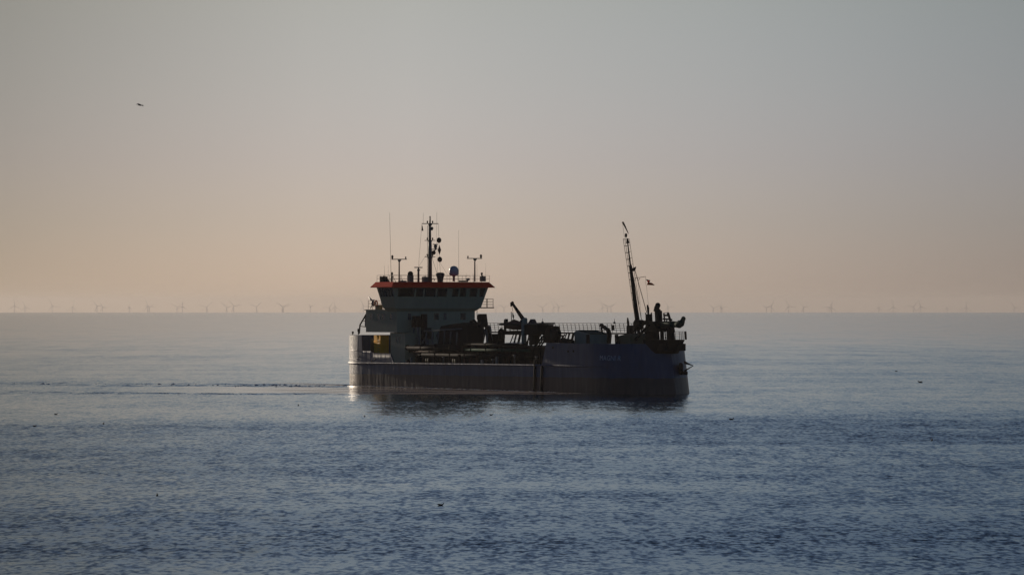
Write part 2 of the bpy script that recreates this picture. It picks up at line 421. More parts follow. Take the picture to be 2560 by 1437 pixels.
def shell(mb, levels, ua=None, ub=None, both=True, thick=0.0, topf=None, n_=150):
    """skin over outline rings at given heights; topf(u) caps the height"""
    rows = []
    for w in levels:
        st = outline(w, ua, ub, n_)
        if topf: st = [(u, v, min(w, topf(u))) for (u, v, _) in st]
        rows.append(st)
    for sgn in ((1, -1) if both else (1,)):
        vs = [(u, v*sgn, z) for r_ in rows for (u, v, z) in r_]
        nn_ = n_ + 1
        fs = [(i*nn_ + k, i*nn_ + k + 1, (i+1)*nn_ + k + 1, (i+1)*nn_ + k) for i in range(len(rows)-1) for k in range(n_)]
        mb.add(vs, fs, True)
        if thick:
            vs2 = [(u, (abs(v) - min(thick, abs(v)))*(-sgn), z) for (u, v, z) in vs]
            mb.add(vs2, fs, True)
            t0 = (len(rows)-1)*nn_
            k0 = len(mb.v)
            mb.add([vs[t0+k] for k in range(nn_)] + [vs2[t0+k] for k in range(nn_)], [(k, k+1, nn_+k+1, nn_+k) for k in range(n_)])
    return mb
def sheer(u): return 3.68 + 0.35 * min(1, u/60)

mb = MB()
shell(mb, [-2.5, -1, 0, 1, 2, 3, 3.6, 4.2], topf=lambda u: sheer(u))
for w0, w1 in [(-2.5, 0), (0, 3.66)]:                       # flat transom
    ys0, a0, _ = hb(hb(20, w0)[1], w0); ys1, a1, _ = hb(hb(20, w1)[1], w1)
    mb.add([(a0, -ys0, w0), (a0, ys0, w0), (a1, ys1, w1), (a1, -ys1, w1)], [(0, 1, 2, 3)])
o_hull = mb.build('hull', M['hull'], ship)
mb = MB()                                                    # main deck
st = outline(3.7)
vs = [(u, v, sheer(u) - 0.02) for (u, v, _) in st] + [(u, -v, sheer(u) - 0.02) for (u, v, _) in st]
k = len(st)
mb.add(vs, [(i, i+1, k+i+1, k+i) for i in range(k-1)])
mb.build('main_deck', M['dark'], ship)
# rubbing strake
mb = MB()
for sgn in (1, -1):
    pts = [(u, (v - 0.05)*sgn, sheer(u) - 0.02) for (u, v, _) in outline(3.7, None, 77, 110)]
    mb.tube(pts, [0.19 if p[0] < 68 else 0.19 - (p[0]-68)*0.018 for p in pts], 8)
ys, a, _ = hb(-4.6, 3.7)
mb.tube([(a-0.05, -ys, 3.66), (a-0.05, ys, 3.66)], 0.19, 8)
mb.build('rubbing_strake', M['hull'], ship)
# aft bulwark, stepping down towards the house
def aft_top(u):
    if u < 4.4: return 8.2
    if u < 4.6: return 8.2 - (u-4.4)/0.2*2.45
    if u < 7.3: return 5.72
    if u < 8.1: return 5.72 - (u-7.3)/0.8*0.4
    if u < 13.7: return 5.34
    return max(3.9, 5.34 - (u-13.7)/0.9*1.45)
mb = MB()
shell(mb, [3.66, 4.5, 5.4, 6.5, 7.4, 8.2], None, 14.7, thick=0.18, topf=aft_top, n_=160)
ys0, a0, _ = hb(hb(20, 3.66)[1], 3.66); ys1, a1, _ = hb(hb(20, 8.2)[1], 8.2)
mb.add([(a0, -ys0, 3.66), (a0, ys0, 3.66), (a1, ys1, 8.2), (a1, -ys1, 8.2)], [(0, 1, 2, 3)])
mb.add([(a0+.2, -ys0, 3.66), (a0+.2, ys0, 3.66), (a1+.2, ys1, 8.2), (a1+.2, -ys1, 8.2)], [(0, 1, 2, 3)])
bul = mb.build('aft_bulwark', M['hull'], ship)
mb = MB()
for w in (4.35, 5.75):
    mb.tube([(u, v - 0.02, w) for (u, v, _) in outline(w, None, 3.0, 30)], 0.06, 6)
mb.build('bulwark_rib', M['hull'], bul)
for (u, w) in [(8.7, 4.35), (7.6, 4.0), (3.4, 4.75)]:
    mb = MB(); mb.lathe((u, -7.49, w), [(0.17, 0), (0.17, 0.05)], 10, (0, -1, 0)); mb.build('mooring_port', M['black'], bul)
# forecastle
def fc_levels(w): return w
mb = MB()
rows = []
lv_ = [4.0, 4.8, 5.6, 6.4, 7.0, 7.42]
n_ = 150
rows = [outline(w, 59.2 + (w-4.0)*0.38, None, n_) for w in lv_]
for sgn in (1, -1):
    vs = [(u, v*sgn, z) for r_ in rows for (u, v, z) in r_]
    fs = [(i*(n_+1)+k, i*(n_+1)+k+1, (i+1)*(n_+1)+k+1, (i+1)*(n_+1)+k) for i in range(len(rows)-1) for k in range(n_)]
    mb.add(vs, fs, True)
    vs2 = [(u - 0.02, (abs(v) - min(0.2, abs(v)))*(-sgn), z) for (u, v, z) in vs]
    mb.add(vs2, fs, True)
    t0 = (len(rows)-1)*(n_+1)
    mb.add([vs[t0+k] for k in range(n_+1)] + [vs2[t0+k] for k in range(n_+1)], [(k, k+1, n_+1+k+1, n_+1+k) for k in range(n_)])
mb.add([(59.2, -7.5, 4.0), (59.2, 7.5, 4.0), (60.1, 7.5, 6.4), (60.1, -7.5, 6.4)], [(0, 1, 2, 3)])
fc = mb.build('forecastle', M['hull'], ship)
mb = MB()
st = outline(6.4, 60.1, None, 60)
k = len(st)
mb.add([(u, v, 6.4) for (u, v, _) in st] + [(u, -v, 6.4) for (u, v, _) in st], [(i, i+1, k+i+1, k+i) for i in range(k-1)])
mb.build('forecastle_deck', M['dark'], ship)
for (u, w) in [(62.4, 6.75), (68.1, 6.25), (66.6, 6.2)]:
    mb = MB(); mb.lathe((u, -7.48, w), [(0.2, 0), (0.2, 0.06)], 10, (0, -1, 0)); mb.build('mooring_port', M['black'], fc)
# vertical fenders on the starboard side
for i, u in enumerate((57.6, 59.6)):
    mb = MB(); mb.tube([(u - 0.9*0, -7.62, 4.9 if i == 0 else 4.0), (u - 0.25, -7.60, 2.2), (u - 0.5, -7.5, 0.1)], 0.22, 8)
    mb.build('fender', M['black'], ship)
# black overhanging bow platform
mb = MB()
def bowpoly(z, a, w_): return [(80.5, -w_, z), (84.2+a, -w_*0.45, z), (85.1+a, 0, z), (84.2+a, w_*0.45, z), (80.5, w_, z)]
mb.hexa(bowpoly(6.0, -1.0, 2.7), bowpoly(8.05, 0.35, 3.3))
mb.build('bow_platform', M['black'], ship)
mb = MB()
railing(mb, [(82.6, -2.6, 8.05), (84.4, -1.6, 8.05), (85.35, 0, 8.05), (84.4, 1.9, 8.05), (82.6, 2.9, 8.05)], 1.2, 0.55, 0.035, 3, (-0.12, 0))
mb.build('bow_railing', M['black'], ship)

# ------------------------------------------------------------------ name on the bow
def surf_point(u, w, off=0.02):
    y = hb(u, w)[0]; e = 0.05
    t_ = Vector((2*e, -(hb(u+e, w)[0] - hb(u-e, w)[0]), 0)).normalized()
    nrm = Vector((t_.y, -t_.x, 0))
    return Vector((u, -y, w)) + nrm * off
u = 75.00; s_ = 0.0; arc = [(u, 0.0)]
while u < 78.35:
    p0 = surf_point(u, 5.3, 0); p1 = surf_point(u+0.05, 5.3, 0); s_ += (p1-p0).length; u += 0.05; arc.append((u, s_))
def arc_u(t_):
    target = t_*arc[-1][1]
    for (ua, sa), (ub, sb) in zip(arc[:-1], arc[1:]):
        if sb >= target: return ua + (ub-ua)*(target-sa)/max(1e-6, sb-sa)
    return arc[-1][0]
glyphs = []; penx = 0.0
for ch in 'MAGNI R':
    if ch == ' ': penx += 0.34; continue
    cu = bpy.data.curves.new('glyph', 'FONT'); cu.body = ch; cu.size = 1.0
    tmp = bpy.data.objects.new('glyph', cu); sc.collection.objects.link(tmp)
    bpy.context.view_layer.update()
    me = bpy.data.meshes.new_from_object(tmp.evaluated_get(bpy.context.evaluated_depsgraph_get()))
    bpy.data.objects.remove(tmp)
    xs = [v.co.x for v in me.vertices]; lo_, hi_ = min(xs), max(xs)
    glyphs.append((me, penx - lo_)); penx += hi_ - lo_ + 0.13
tot_w = penx - 0.13
for me, off in glyphs:
    for v in me.vertices:
        tt = (v.co.x + off)/tot_w; w = 4.98 + v.co.y/0.73*0.74 - 0.05*tt
        v.co = surf_point(arc_u(min(1, max(0, tt))), w, 0.03)
    me.materials.clear(); me.materials.append(M['letter'])
    lo = bpy.data.objects.new('name_letter', me); sc.collection.objects.link(lo); lo.parent = ship

# ------------------------------------------------------------------ deckhouse
H0, H1 = 5.5, 15.5
mb = MB()
mb.box(H0, H1, -7.35, 7.35, 8.75, 12.3)
mb.box(11.0, H1 - 0.003, -5.2, 7.35, 3.7, 8.75)
mb.box(5.2, H1+0.12, -7.47, 7.47, 12.3, 12.42)
mb.box(H0+.5, H0+1.1, 6.3, 6.9, 3.7, 8.75)
house = mb.build('deckhouse', M['house'], ship)
def pane(parent, pts, mat_=None, name='window', off=(0, 0, 0)):
    """glazed window: pane with a proud frame; pts = four corners"""
    P = [Vector(p) + Vector(off) for p in pts]
    c = sum(P, Vector())/4
    nrm = (P[1]-P[0]).cross(P[3]-P[0]).normalized()
    g = MB(); g.add([p + nrm*0.012 for p in P] + [p - nrm*0.05 for p in P], [(0, 1, 2, 3), (7, 6, 5, 4), (0, 4, 5, 1), (1, 5, 6, 2), (2, 6, 7, 3), (3, 7, 4, 0)])
    return g.build(name, mat_ or M['glass'], parent)
for u in (7.15, 9.55, 11.0, 13.6):
    pane(house, [(u-.28, -7.35, 10.75), (u+.28, -7.35, 10.75), (u+.28, -7.35, 11.7), (u-.28, -7.35, 11.7)], name='window')
    mb = MB(); mb.box(u+.28, u+.62, -7.40, -7.35, 10.72, 11.75); mb.build('window_shutter', M['leg'], house)
for (a, b_, col) in [(-5.3, -4.7, 'glass_blue'), (-0.4, 0.5, 'glass'), (1.4, 1.95, 'glass_blue'), (4.6, 5.6, 'glass')]:
    pane(house, [(H1, a, 10.75), (H1, b_, 10.75), (H1, b_, 11.85), (H1, a, 11.85)], M[col])
mb = MB(); mb.box(H1, H1+0.06, -2.75, -2.0, 9.3, 11.4); mb.build('door', M['rusty'], house)
# lower block forward of the house, starboard
mb = MB(); mb.box(13.4, 18.0, -7.3, -5.4, 3.7, 8.55); mb.box(13.3, 18.1, -7.38, -5.3, 8.55, 8.62)
blk = mb.build('side_house', M['house'], ship)
for u in (15.2, 16.3):
    pane(blk, [(u-.16, -7.3, 7.0), (u+.16, -7.3, 7.0), (u+.16, -7.3, 8.1), (u-.16, -7.3, 8.1)])
# yellow locker and ochre casing under the overhang
mb = MB(); mb.hexa([(5.6, -5.9, 3.7), (9.5, -6.95, 3.7), (9.9, -5.6, 3.7), (6.0, -4.5, 3.7)], [(5.6, -5.9, 8.25), (9.5, -6.95, 8.25), (9.9, -5.6, 8.25), (6.0, -4.5, 8.25)])
mb.tube([(5.7, -5.98, 7.2), (9.4, -6.97, 7.2)], 0.05, 6)
yb = mb.build('machinery_locker', M['yellow'], ship)
mb = MB()
for k_ in range(7): mb.beam((8.1, -6.62, 4.7 + k_*0.45), (9.2, -6.92, 4.7 + k_*0.45), 0.07)
mb.build('ladder', M['ochre'], yb)
mb = MB(); mb.box(3.6, 5.3, -5.4, -3.6, 3.7, 7.6); mb.build('locker', M['ochre'], ship)
mb = MB(); mb.box(11.0, 13.4, -6.0, -5.2, 3.7, 8.7); mb.build('engine_casing', M['ochre'], ship)
mb = MB(); mb.box(11.7, 12.1, -6.05, -6.0, 6.3, 8.0); mb.build('casing_door', M['rusty'], ship)
mb = MB(); mb.lathe((9.0, -6.75, 4.4), [(0.45, 0), (0.5, .1), (0.45, .2)], 14, (0, -1, 0)); mb.build('winch_drum', M['rusty'], ship)
# aft davit frame and blue raft box
mb = MB()
mb.tube([(5.52, -7.20, 11.80), (3.30, -7.20, 9.90), (3.03, -7.20, 8.46)], 0.13, 8)
mb.tube([(3.43, -7.20, 9.70), (5.26, -7.20, 9.58)], 0.07, 6)
mb.tube([(4.08, -7.20, 10.55), (5.13, -7.20, 10.56)], 0.05, 6)
mb.build('davit_frame', M['black'], ship)
mb = MB(); mb.box(4.5, 5.45, -7.0, -5.8, 9.6, 11.6); mb.build('raft_box', M['bluebox'], ship)
for (px, h_) in (((-1.87, -5.60, 8.22), 0.55), ((1.73, -6.60, 8.32), 0.9)):
    mb = MB(); mb.lathe(px, [(0.1, 0), (0.1, h_*0.5), (0.18, h_*0.55), (0.18, h_), (0.05, h_*1.08)], 8); mb.build('vent_pipe', M['black'], ship)

# ------------------------------------------------------------------ wheelhouse
WB = [(12.3, -8.1), (16.2, -8.1), (16.2, 8.1), (12.3, 8.1)]
WT = [(11.8, -9.0), (17.0, -9.0), (17.0, 9.0), (11.8, 9.0)]
mb = MB()
mb.hexa([(12.3, -7.3, 12.1), (15.5, -7.3, 12.1), (15.5, 7.3, 12.1), (12.3, 7.3, 12.1)], [(x, y, 12.72) for x, y in WB])
mb.hexa([(x, y, 12.72) for x, y in WB], [(x, y, 16.02) for x, y in WT])
mb.box(16.2, 16.24, -8.0, 8.0, 12.62, 12.72)
wh = mb.build('wheelhouse', M['house'], ship)
def wf(v, w):
    t_ = (w - 12.72)/3.3; return (16.2 + 0.8*t_, v, w)
def wsid(u, w):
    t_ = (w - 12.72)/3.3; return (u, -(8.1 + 0.9*t_), w)
for a, b_ in [(-7.9, -4.84), (-4.54, -3.2), (-2.9, -0.86), (-0.56, 1.25), (2.3, 3.43), (3.73, 4.9), (5.6, 6.97), (7.5, 8.35)]:
    pane(wh, [wf(a, 14.5), wf(b_, 14.5), wf(b_, 15.85), wf(a, 15.85)])
for a in (12.4, 13.3, 14.2, 15.1, 16.0):
    pane(wh, [wsid(a, 14.5), wsid(a+.62, 14.5), wsid(a+.62, 15.85), wsid(a, 15.85)])
    mb = MB(); p, q = wsid(a+.76, 14.45), wsid(a+.76, 15.9); mb.beam(p, q, 0.1); mb.build('mullion', M['leg'], wh)
mb = MB()
RB = [(11.0, -9.7), (17.9, -9.7), (17.9, 9.7), (11.0, 9.7)]
RT = [(11.5, -9.0), (17.2, -9.0), (17.2, 9.0), (11.5, 9.0)]
mb.hexa([(x, y, 15.96) for x, y in RB], [(x, y, 16.06) for x, y in RB])
mb.hexa([(x, y, 16.061) for x, y in RB], [(x, y, 16.86) for x, y in RT])
mb.build('wheelhouse_roof', M['visor'], wh)
mb = MB()
railing(mb, [(11.6, 8.8, 16.84), (11.6, -8.8, 16.84), (16.9, -8.8, 16.84)], 1.1, 1.5, 0.022, 1)
railing(mb, [(16.9, -8.8, 16.84), (16.9, 9.3, 16.84)], 1.1, 1.5, 0.022, 1)
mb.build('roof_railing', M['grey'], ship)
# bridge wing platform, port
mb = MB(); mb.box(13.2, 15.2, 8.2, 11.2, 12.62, 12.80)
wing = mb.build('bridge_wing', M['black'], ship)
mb = MB(); railing(mb, [(15.1, 8.6, 12.8), (15.1, 11.1, 12.8), (13.3, 11.1, 12.8)], 1.35, 1.35, 0.04, 2)
mb.build('railing', M['black'], wing)
mb = MB(); mb.tube([(15.3, 7.9, 12.6), (15.3, 7.9, 10.8)], 0.05, 6); mb.build('stay', M['black'], wing)
# terrace behind the wheelhouse
mb = MB(); railing(mb, [(11.6, -7.2, 12.42), (6.0, -7.2, 12.42), (6.0, 7.2, 12.42)], 1.45, 1.4, 0.03, 2); mb.build('terrace_railing', M['grey'], ship)
mb = MB(); c = (6.70, -6.60, 13.50)
mb.tube([(5.66, -6.60, 12.58), (6.31, -6.60, 13.30), c], 0.09, 6); mb.ball(c, 0.42, 12, 1.3); mb.tube([c, (5.13, -6.60, 14.48)], [0.25, 0.07], 8)
mb.build('fog_horn', M['leg'], ship)
mb = MB(); mb.box(7.9, 9.3, -7.0, -6.4, 12.42, 13.2); mb.build('roof_locker', M['ochre'], ship)
lb = MB()
c = Vector((8.7, -7.32, 13.45))
ring = [(c.x + 0.42*math.cos(i*math.pi/8), c.y, c.z + 0.42*math.sin(i*math.pi/8)) for i in range(17)]
lb.tube(ring, 0.12, 8, caps=False)

# ------------------------------------------------------------------ roof equipment
UR = 13.0
def mast_light(parent, p, s_=1.0):
    g = MB(); g.lathe(p, [(0.13*s_, 0), (0.13*s_, 0.16*s_), (0.19*s_, 0.2*s_), (0.19*s_, 0.5*s_), (0.1*s_, 0.62*s_), (0.02, 0.66*s_)], 8); g.build('mast_light', M['black'], parent)
mb = MB()
mb.tube([(13.00, 0.34, 16.81), (13.00, 0.34, 22.40), (13.00, 0.34, 23.57)], [0.34, 0.30, 0.26], 10)
mb.tube([(13.00, 0.34, 23.57), (13.00, 0.34, 26.30)], [0.2, 0.16], 10)
mb.tube([(13.00, 0.34, 26.30), (13.00, 0.34, 27.54)], [0.13, 0.11], 8)
mast = mb.build('main_mast', M['grey'], ship)
for (xa, xb, y, sup) in ((1055, 1095.5, 559, 6), (1062, 1088, 600, 4), (1062, 1088, 642, 4)):
    pass
g = MB(); g.beam((13.00, -1.18, 26.35), (13.00, 1.89, 26.38), 0.12); g.tube([(13.00, 0.34, 25.91), (13.00, 0.34, 26.34)], [0.16, 0.42], 8); g.build('crosstree', M['grey'], mast)
g = MB(); g.beam((13.00, -0.65, 23.63), (13.00, 1.32, 23.65), 0.1); g.tube([(13.00, 0.34, 23.31), (13.00, 0.34, 23.60)], [0.2, 0.4], 8); g.build('crosstree', M['grey'], mast)
g = MB(); g.beam((13.00, -0.65, 20.97), (13.00, 1.32, 20.98), 0.1); g.tube([(13.00, 0.34, 20.65), (13.00, 0.34, 20.94)], [0.3, 0.5], 8); g.build('crosstree', M['grey'], mast)
for p in ((13.00, -0.16, 26.43), (13.00, 0.83, 26.44), (13.00, -0.16, 23.70), (13.00, 0.83, 23.71), (13.00, -0.15, 21.03), (13.00, 0.83, 21.04)):
    mast_light(mast, p, 0.62)
mast_light(mast, (13.00, 0.34, 27.21), 0.6)
g = MB()
for y0_, y1_ in ((0, 0),):
    a1_, b1_ = (13.00, -0.13, 16.94), (13.00, -0.13, 26.04); a2_, b2_ = (13.00, 0.13, 16.94), (13.00, 0.13, 26.04)
    g.tube([a1_, b1_], 0.03, 5); g.tube([a2_, b2_], 0.03, 5)
    for i in range(40):
        t_ = i/39; g.tube([Vector(a1_).lerp(Vector(b1_), t_), Vector(a2_).lerp(Vector(b2_), t_)], 0.02, 4)
g.build('ladder', M['grey'], mast)
g = MB(); g.beam((13.00, 0.34, 22.14), (13.00, 1.70, 22.28), 0.14); g.tube([(13.00, 0.49, 21.49), (13.00, 1.40, 22.15)], 0.1, 6)
g.lathe((13.00, 1.36, 22.31), [(0.12, 0), (0.3, 0.25), (0.3, 0.5), (0.12, 0.7)], 10); g.build('radar_bracket', M['grey'], mast)
g = MB(); p = Vector((13.00, 1.36, 23.00)); g.beam(p + Vector((0.1, -0.5, 0)), p + Vector((-0.1, 0.5, 0)), 0.14); g.build('radar_scanner', M['grey'], mast)
g = MB(); g.ball((13.00, 1.02, 21.66), 0.36, 12); g.build('floodlight', M['black'], mast)
g = MB(); g.lathe((13.00, 0.68, 25.56), [(0.1, -0.3), (0.28, 0), (0.24, 0.2), (0.05, 0.3)], 10); g.build('mast_horn', M['grey'], mast)
for (xa, ya, xb, yb_, xc, yc) in ((1055, 559, 1050, 615, 1046, 665), (1081, 648, 1085, 665, 1092, 684), (1069, 630, 1060, 645, 1048, 668), (1094, 640, 1108, 662, 1122, 688)):
    pass
g = MB()
g.tube([(13.00, -1.21, 26.29), (13.00, -1.82, 19.47)], 0.018, 4); g.tube([(13.00, 0.72, 20.84), (13.00, 1.78, 17.99)], 0.025, 4)
g.tube([(13.00, -0.12, 21.62), (13.00, -1.78, 19.40)], 0.016, 4); g.tube([(13.00, 2.16, 20.14), (13.00, 3.91, 17.73)], 0.014, 4)
g.tube([(13.00, 1.55, 26.32), (13.00, 1.78, 17.21)], 0.014, 4)
g.build('rigging', M['black'], mast)
g = MB(); g.tube([(13.00, 1.89, 26.38), (13.00, 2.04, 23.72), (13.00, 2.12, 20.53), (13.00, 2.31, 18.25)], 0.02, 4); g.build('halyard', M['black'], mast)
for a_, b__ in (((13.00, -0.95, 26.42), (13.00, -0.93, 28.11)), ((13.00, 1.62, 26.45), (13.00, 1.62, 28.20))):
    g = MB(); g.tube([a_, b__], 0.016, 4); g.build('whip_antenna', M['black'], mast)
# T masts
for (base, top, la, lb_) in (((15.00, -6.64, 16.78), (15.00, -6.64, 20.39), (15.00, -8.06, 20.51), (15.00, -5.22, 20.53)), ((15.00, 7.65, 16.95), (15.00, 7.65, 20.61), (15.00, 6.20, 20.73), (15.00, 9.03, 20.74))):
    g = MB(); t_ = Vector(top); g.tube([base, t_ + Vector((0, 0, -0.35)), t_ + Vector((0, 0, 0.05))], [0.13, 0.10, 0.38], 8)
    tm = g.build('signal_mast', M['grey'], ship)
    g = MB(); g.beam(la, lb_, 0.13); g.build('crosstree', M['grey'], tm)
    a_, b__ = Vector(la), Vector(lb_)
    mast_light(tm, a_.lerp(b__, 0.05) + Vector((0, 0, .05)), 0.95 if la[1] < 0 else 0.6)
    mast_light(tm, a_.lerp(b__, 0.93) + Vector((0, 0, .05)), 0.6 if la[1] < 0 else 0.95)
# radar on a post
g = MB(); g.tube([(13.00, -1.85, 16.80), (13.00, -1.85, 18.62), (13.00, -1.85, 18.95)], [0.2, 0.16, 0.34], 10)
rp = g.build('radar_post', M['grey'], ship)
g = MB(); p = Vector((13.00, -1.85, 19.24)); g.beam(p + Vector((0.25, -0.85, 0)), p + Vector((-0.25, 0.85, 0)), 0.16); g.lathe(p + Vector((0, 0, -0.3)), [(0.12, 0), (0.12, 0.3)], 8); g.build('radar_scanner', M['grey'], rp)
# satellite dome on a flared post, canvas covered compass, dome searchlight
g = MB(); g.lathe((13.00, 4.86, 16.99), [(0.2, 0), (0.2, 0.75), (0.35, 1.0), (0.6, 1.15)], 14)
dp = g.build('dome_post', M['leg'], ship)
g = MB(); g.lathe((13.00, 4.86, 17.90), [(0.55, 0), (0.77, 0.25), (0.78, 0.95), (0.68, 1.25), (0.45, 1.5), (0.2, 1.6), (0.02, 1.62)], 18); g.build('dome', M['dome'], dp)
g = MB(); g.lathe((13.00, 2.27, 16.88), [(0.45, 0), (0.52, 0.6), (0.7, 1.1), (0.74, 1.3), (0.5, 1.52), (0.1, 1.56)], 12); g.build('covered_compass', M['cover'], ship)
g = MB(); p = Vector((13.00, -3.36, 16.93)); g.box(p.x-.35, p.x+.35, p.y-.4, p.y+.4, p.z-.1, p.z+1.0)
sl = g.build('searchlight_stand', M['grey'], ship)
g = MB(); g.lathe((13.00, -3.36, 18.16), [(0.3, -0.3), (0.45, -0.25), (0.45, 0.25), (0.3, 0.3)], 12, (0.8, -0.45, 0.1)); g.tube([(13.00, -3.36, 17.71), (13.00, -3.36, 18.03)], 0.08, 6); g.build('searchlight', M['black'], sl)
for (px_, mt, nm, s0, s1, h_) in (((13.00, -8.38, 16.85), 'black', 'loudspeaker', .5, .45, 0.9), ((13.00, -0.61, 16.94), 'grey', 'roof_locker', .35, .4, .78), ((13.00, 10.41, 17.10), 'grey', 'roof_locker', .35, .38, .75), ((13.00, -7.64, 16.79), 'ochre', 'roof_locker', .2, .25, .45), ((13.00, -4.86, 16.80), 'leg', 'skylight', .5, .5, .3)):
    g = MB(); p = Vector(px_); g.box(p.x-s0, p.x+s0, p.y-s1, p.y+s1, p.z-.1, p.z+h_); g.tube([p + Vector((0, 0, h_)), p + Vector((0, 0, h_+.12))], 0.1, 6)
    g.build(nm, M[mt], ship)
g = MB(); p = Vector((13.00, 7.57, 17.29)); g.lathe(p, [(0.05, -0.1), (0.28, 0.05), (0.3, 0.1)], 12, (0.5, -0.3, 0.6)); g.tube([p + Vector((0, 0, -0.3)), p], 0.06, 6); g.build('dish_antenna', M['leg'], ship)
g = MB(); p = Vector((13.00, 6.81, 16.96)); g.box(p.x-.3, p.x+.3, p.y-.9, p.y+.6, p.z-.05, p.z+.2); g.build('raft_cradle', M['black'], ship)
g = MB(); ring = [(13, 0.94 + 0.28*math.cos(i*math.pi/8), 17.07 + 0.05 + 0.3*math.sin(i*math.pi/8)) for i in range(9)]; g.tube(ring, 0.06, 6); g.build('roof_hoop', M['grey'], ship)
g = MB(); g.lathe((13.00, 10.22, 17.76), [(0.1, 0), (0.1, .3), (0.17, 0.35), (0.17, 0.65), (0.05, .72)], 8); g.build('beacon', M['black'], ship)
for (a_, b__, r_) in (((13.00, -6.96, 16.79), (13.00, -7.26, 28.10), 0.03), ((13.00, 5.81, 16.96), (13.00, 5.77, 25.38), 0.022), ((13.00, -8.23, 16.85), (13.00, -8.23, 19.50), .02), ((13.00, -7.52, 16.85), (13.00, -7.53, 19.63), .016), ((13.00, -8.98, 16.66), (13.00, -8.98, 18.01), .025), ((13.00, 9.30, 16.97), (13.00, 9.30, 19.85), .016), ((13.00, 10.95, 17.04), (13.00, 10.95, 19.99), .014), ((13.00, 7.23, 16.96), (13.00, 7.23, 18.33), .02), ((13.00, 8.53, 16.96), (13.00, 8.53, 18.34), .02), ((13.00, -0.49, 17.20), (13.00, -0.57, 18.37), .014)):
    g = MB(); g.tube([a_, Vector(a_).lerp(Vector(b__), 0.12), b__], [r_*2, r_, r_*0.6], 5); g.build('whip_antenna', M['black'], ship)
g = MB(); g.tube([(13.00, -6.81, 16.79), (13.00, -6.81, 18.47)], .12, 6); g.tube([(13.00, -6.81, 17.95), (13.00, -6.07, 16.86)], .04, 5); g.tube([(13.00, -6.81, 17.82), (13.00, -7.26, 16.85)], .03, 5); g.ball((13.00, -6.81, 18.21), 0.2, 8); g.build('antenna_tripod', M['black'], ship)

# ------------------------------------------------------------------ hopper, deck machinery and pipes
mb = MB()
mb.box(19.0, 58.8, -5.9, 5.9, 3.7, 6.7)
for i in range(20): mb.box(19.3 + i*2.05, 19.45 + i*2.05, -6.05, -5.9, 3.7, 6.7)
hop = mb.build('hopper_coaming', M['dark'], ship)
mb = MB(); mb.box(18.9, 58.9, -6.1, -5.85, 6.7, 6.78); mb.box(18.9, 58.9, 5.85, 6.1, 6.7, 6.78); mb.build('coaming_rail', M['rusty'], hop)
for (y, z, r, u0, u1, mt) in ((-6.55, 7.05, 0.2, 35.0, 53.0, 'dark'), (-6.7, 6.2, 0.24, 35.5, 54.5, 'green'), (-6.6, 5.3, 0.28, 20.0, 56.0, 'dark'), (-6.9, 6.35, 0.3, 16.0, 35.0, 'dark'), (-6.5, 5.75, 0.2, 18.0, 34.0, 'rusty')):
    mb = MB(); mb.tube([(u0, y, z), (u1, y, z)], r, 10)
    for i in range(int((u1-u0)/4.5)): mb.tube([(u0+2+i*4.5, y, z), (u0+2.2+i*4.5, y, z)], r*1.45, 10)
    mb.build('deck_pipe', M[mt], ship)
mb = MB(); mb.tube([(46.42, -6.00, 7.26), (51.19, -6.00, 7.33)], 0.07, 6); mb.build('pale_conduit', M['white'], ship)
for i in range(26):
    mb = MB()
    u = 16.5 + i*1.62 + rnd.uniform(-.3, .3); h_ = rnd.uniform(0.4, 1.5)
    if rnd.random() < 0.6: mb.box(u, u+rnd.uniform(.2, .7), -7.2, -6.9, 3.6, 3.9 + h_); nm = 'deck_locker'
    else: mb.lathe((u, -7.0, 3.6), [(0.14, 0), (0.14, h_+.2), (0.25, h_+.25), (0.25, h_+.4)], 8); nm = 'deck_vent'
    mb.build(nm, M[rnd.choice(('rusty', 'dark', 'rusty', 'leg'))], ship)
for (u, y) in ((24.2, -7.2), (32.5, -7.2)):
    mb = MB(); mb.box(u, u+1.1, y-.1, y+.2, 3.75, 3.95); mb.tube([(u+.25, y, 3.9), (u+.25, y, 4.7)], .12, 8); mb.tube([(u+.8, y, 3.9), (u+.8, y, 4.7)], .12, 8)
    mb.build('bollard', M['ochre'], ship)
# suction pipe along the starboard side with its drag head under the gantry
mb = MB()
mb.tube([(20.0, -6.45, 6.5), (30, -6.45, 6.5), (34, -6.45, 6.4)], 0.36, 14)
for u in (22, 26, 30): mb.tube([(u, -6.45, 6.5), (u+.25, -6.45, 6.5)], 0.5, 14)
sp_ = mb.build('suction_pipe', M['black'], ship)
mb = MB()
P = [(24.87, -4.00, 8.32), (26.35, -4.00, 9.80), (29.54, -4.00, 10.13), (33.67, -4.00, 10.40), (34.39, -4.00, 10.02), (34.39, -4.00, 6.87), (25.61, -4.00, 6.54)]
mb.hexa([(x, -5.6, z) for x, y, z in P], [(x, -2.6, z) for x, y, z in P])
dh = mb.build('drag_head', M['dark'], ship)
mb = MB()
for k_ in range(6): 
    a_ = 21.8 + k_*1.9; mb.tube([(a_, -5.75, 6.9), (a_+.2, -5.7, 9.1 - abs(k_-3)*0.1)], .12, 6)
mb.tube([(21.5, -5.8, 9.0), (33, -5.8, 9.4)], 0.12, 6)
mb.build('guard_frame', M['leg'], dh)
mb = MB(); mb.tube([(32.70, -4.00, 10.52), (33.91, -4.00, 10.71), (34.63, -4.00, 10.28), (35.11, -4.00, 9.65)], 0.2, 8); mb.build('hose', M['dark'], ship)
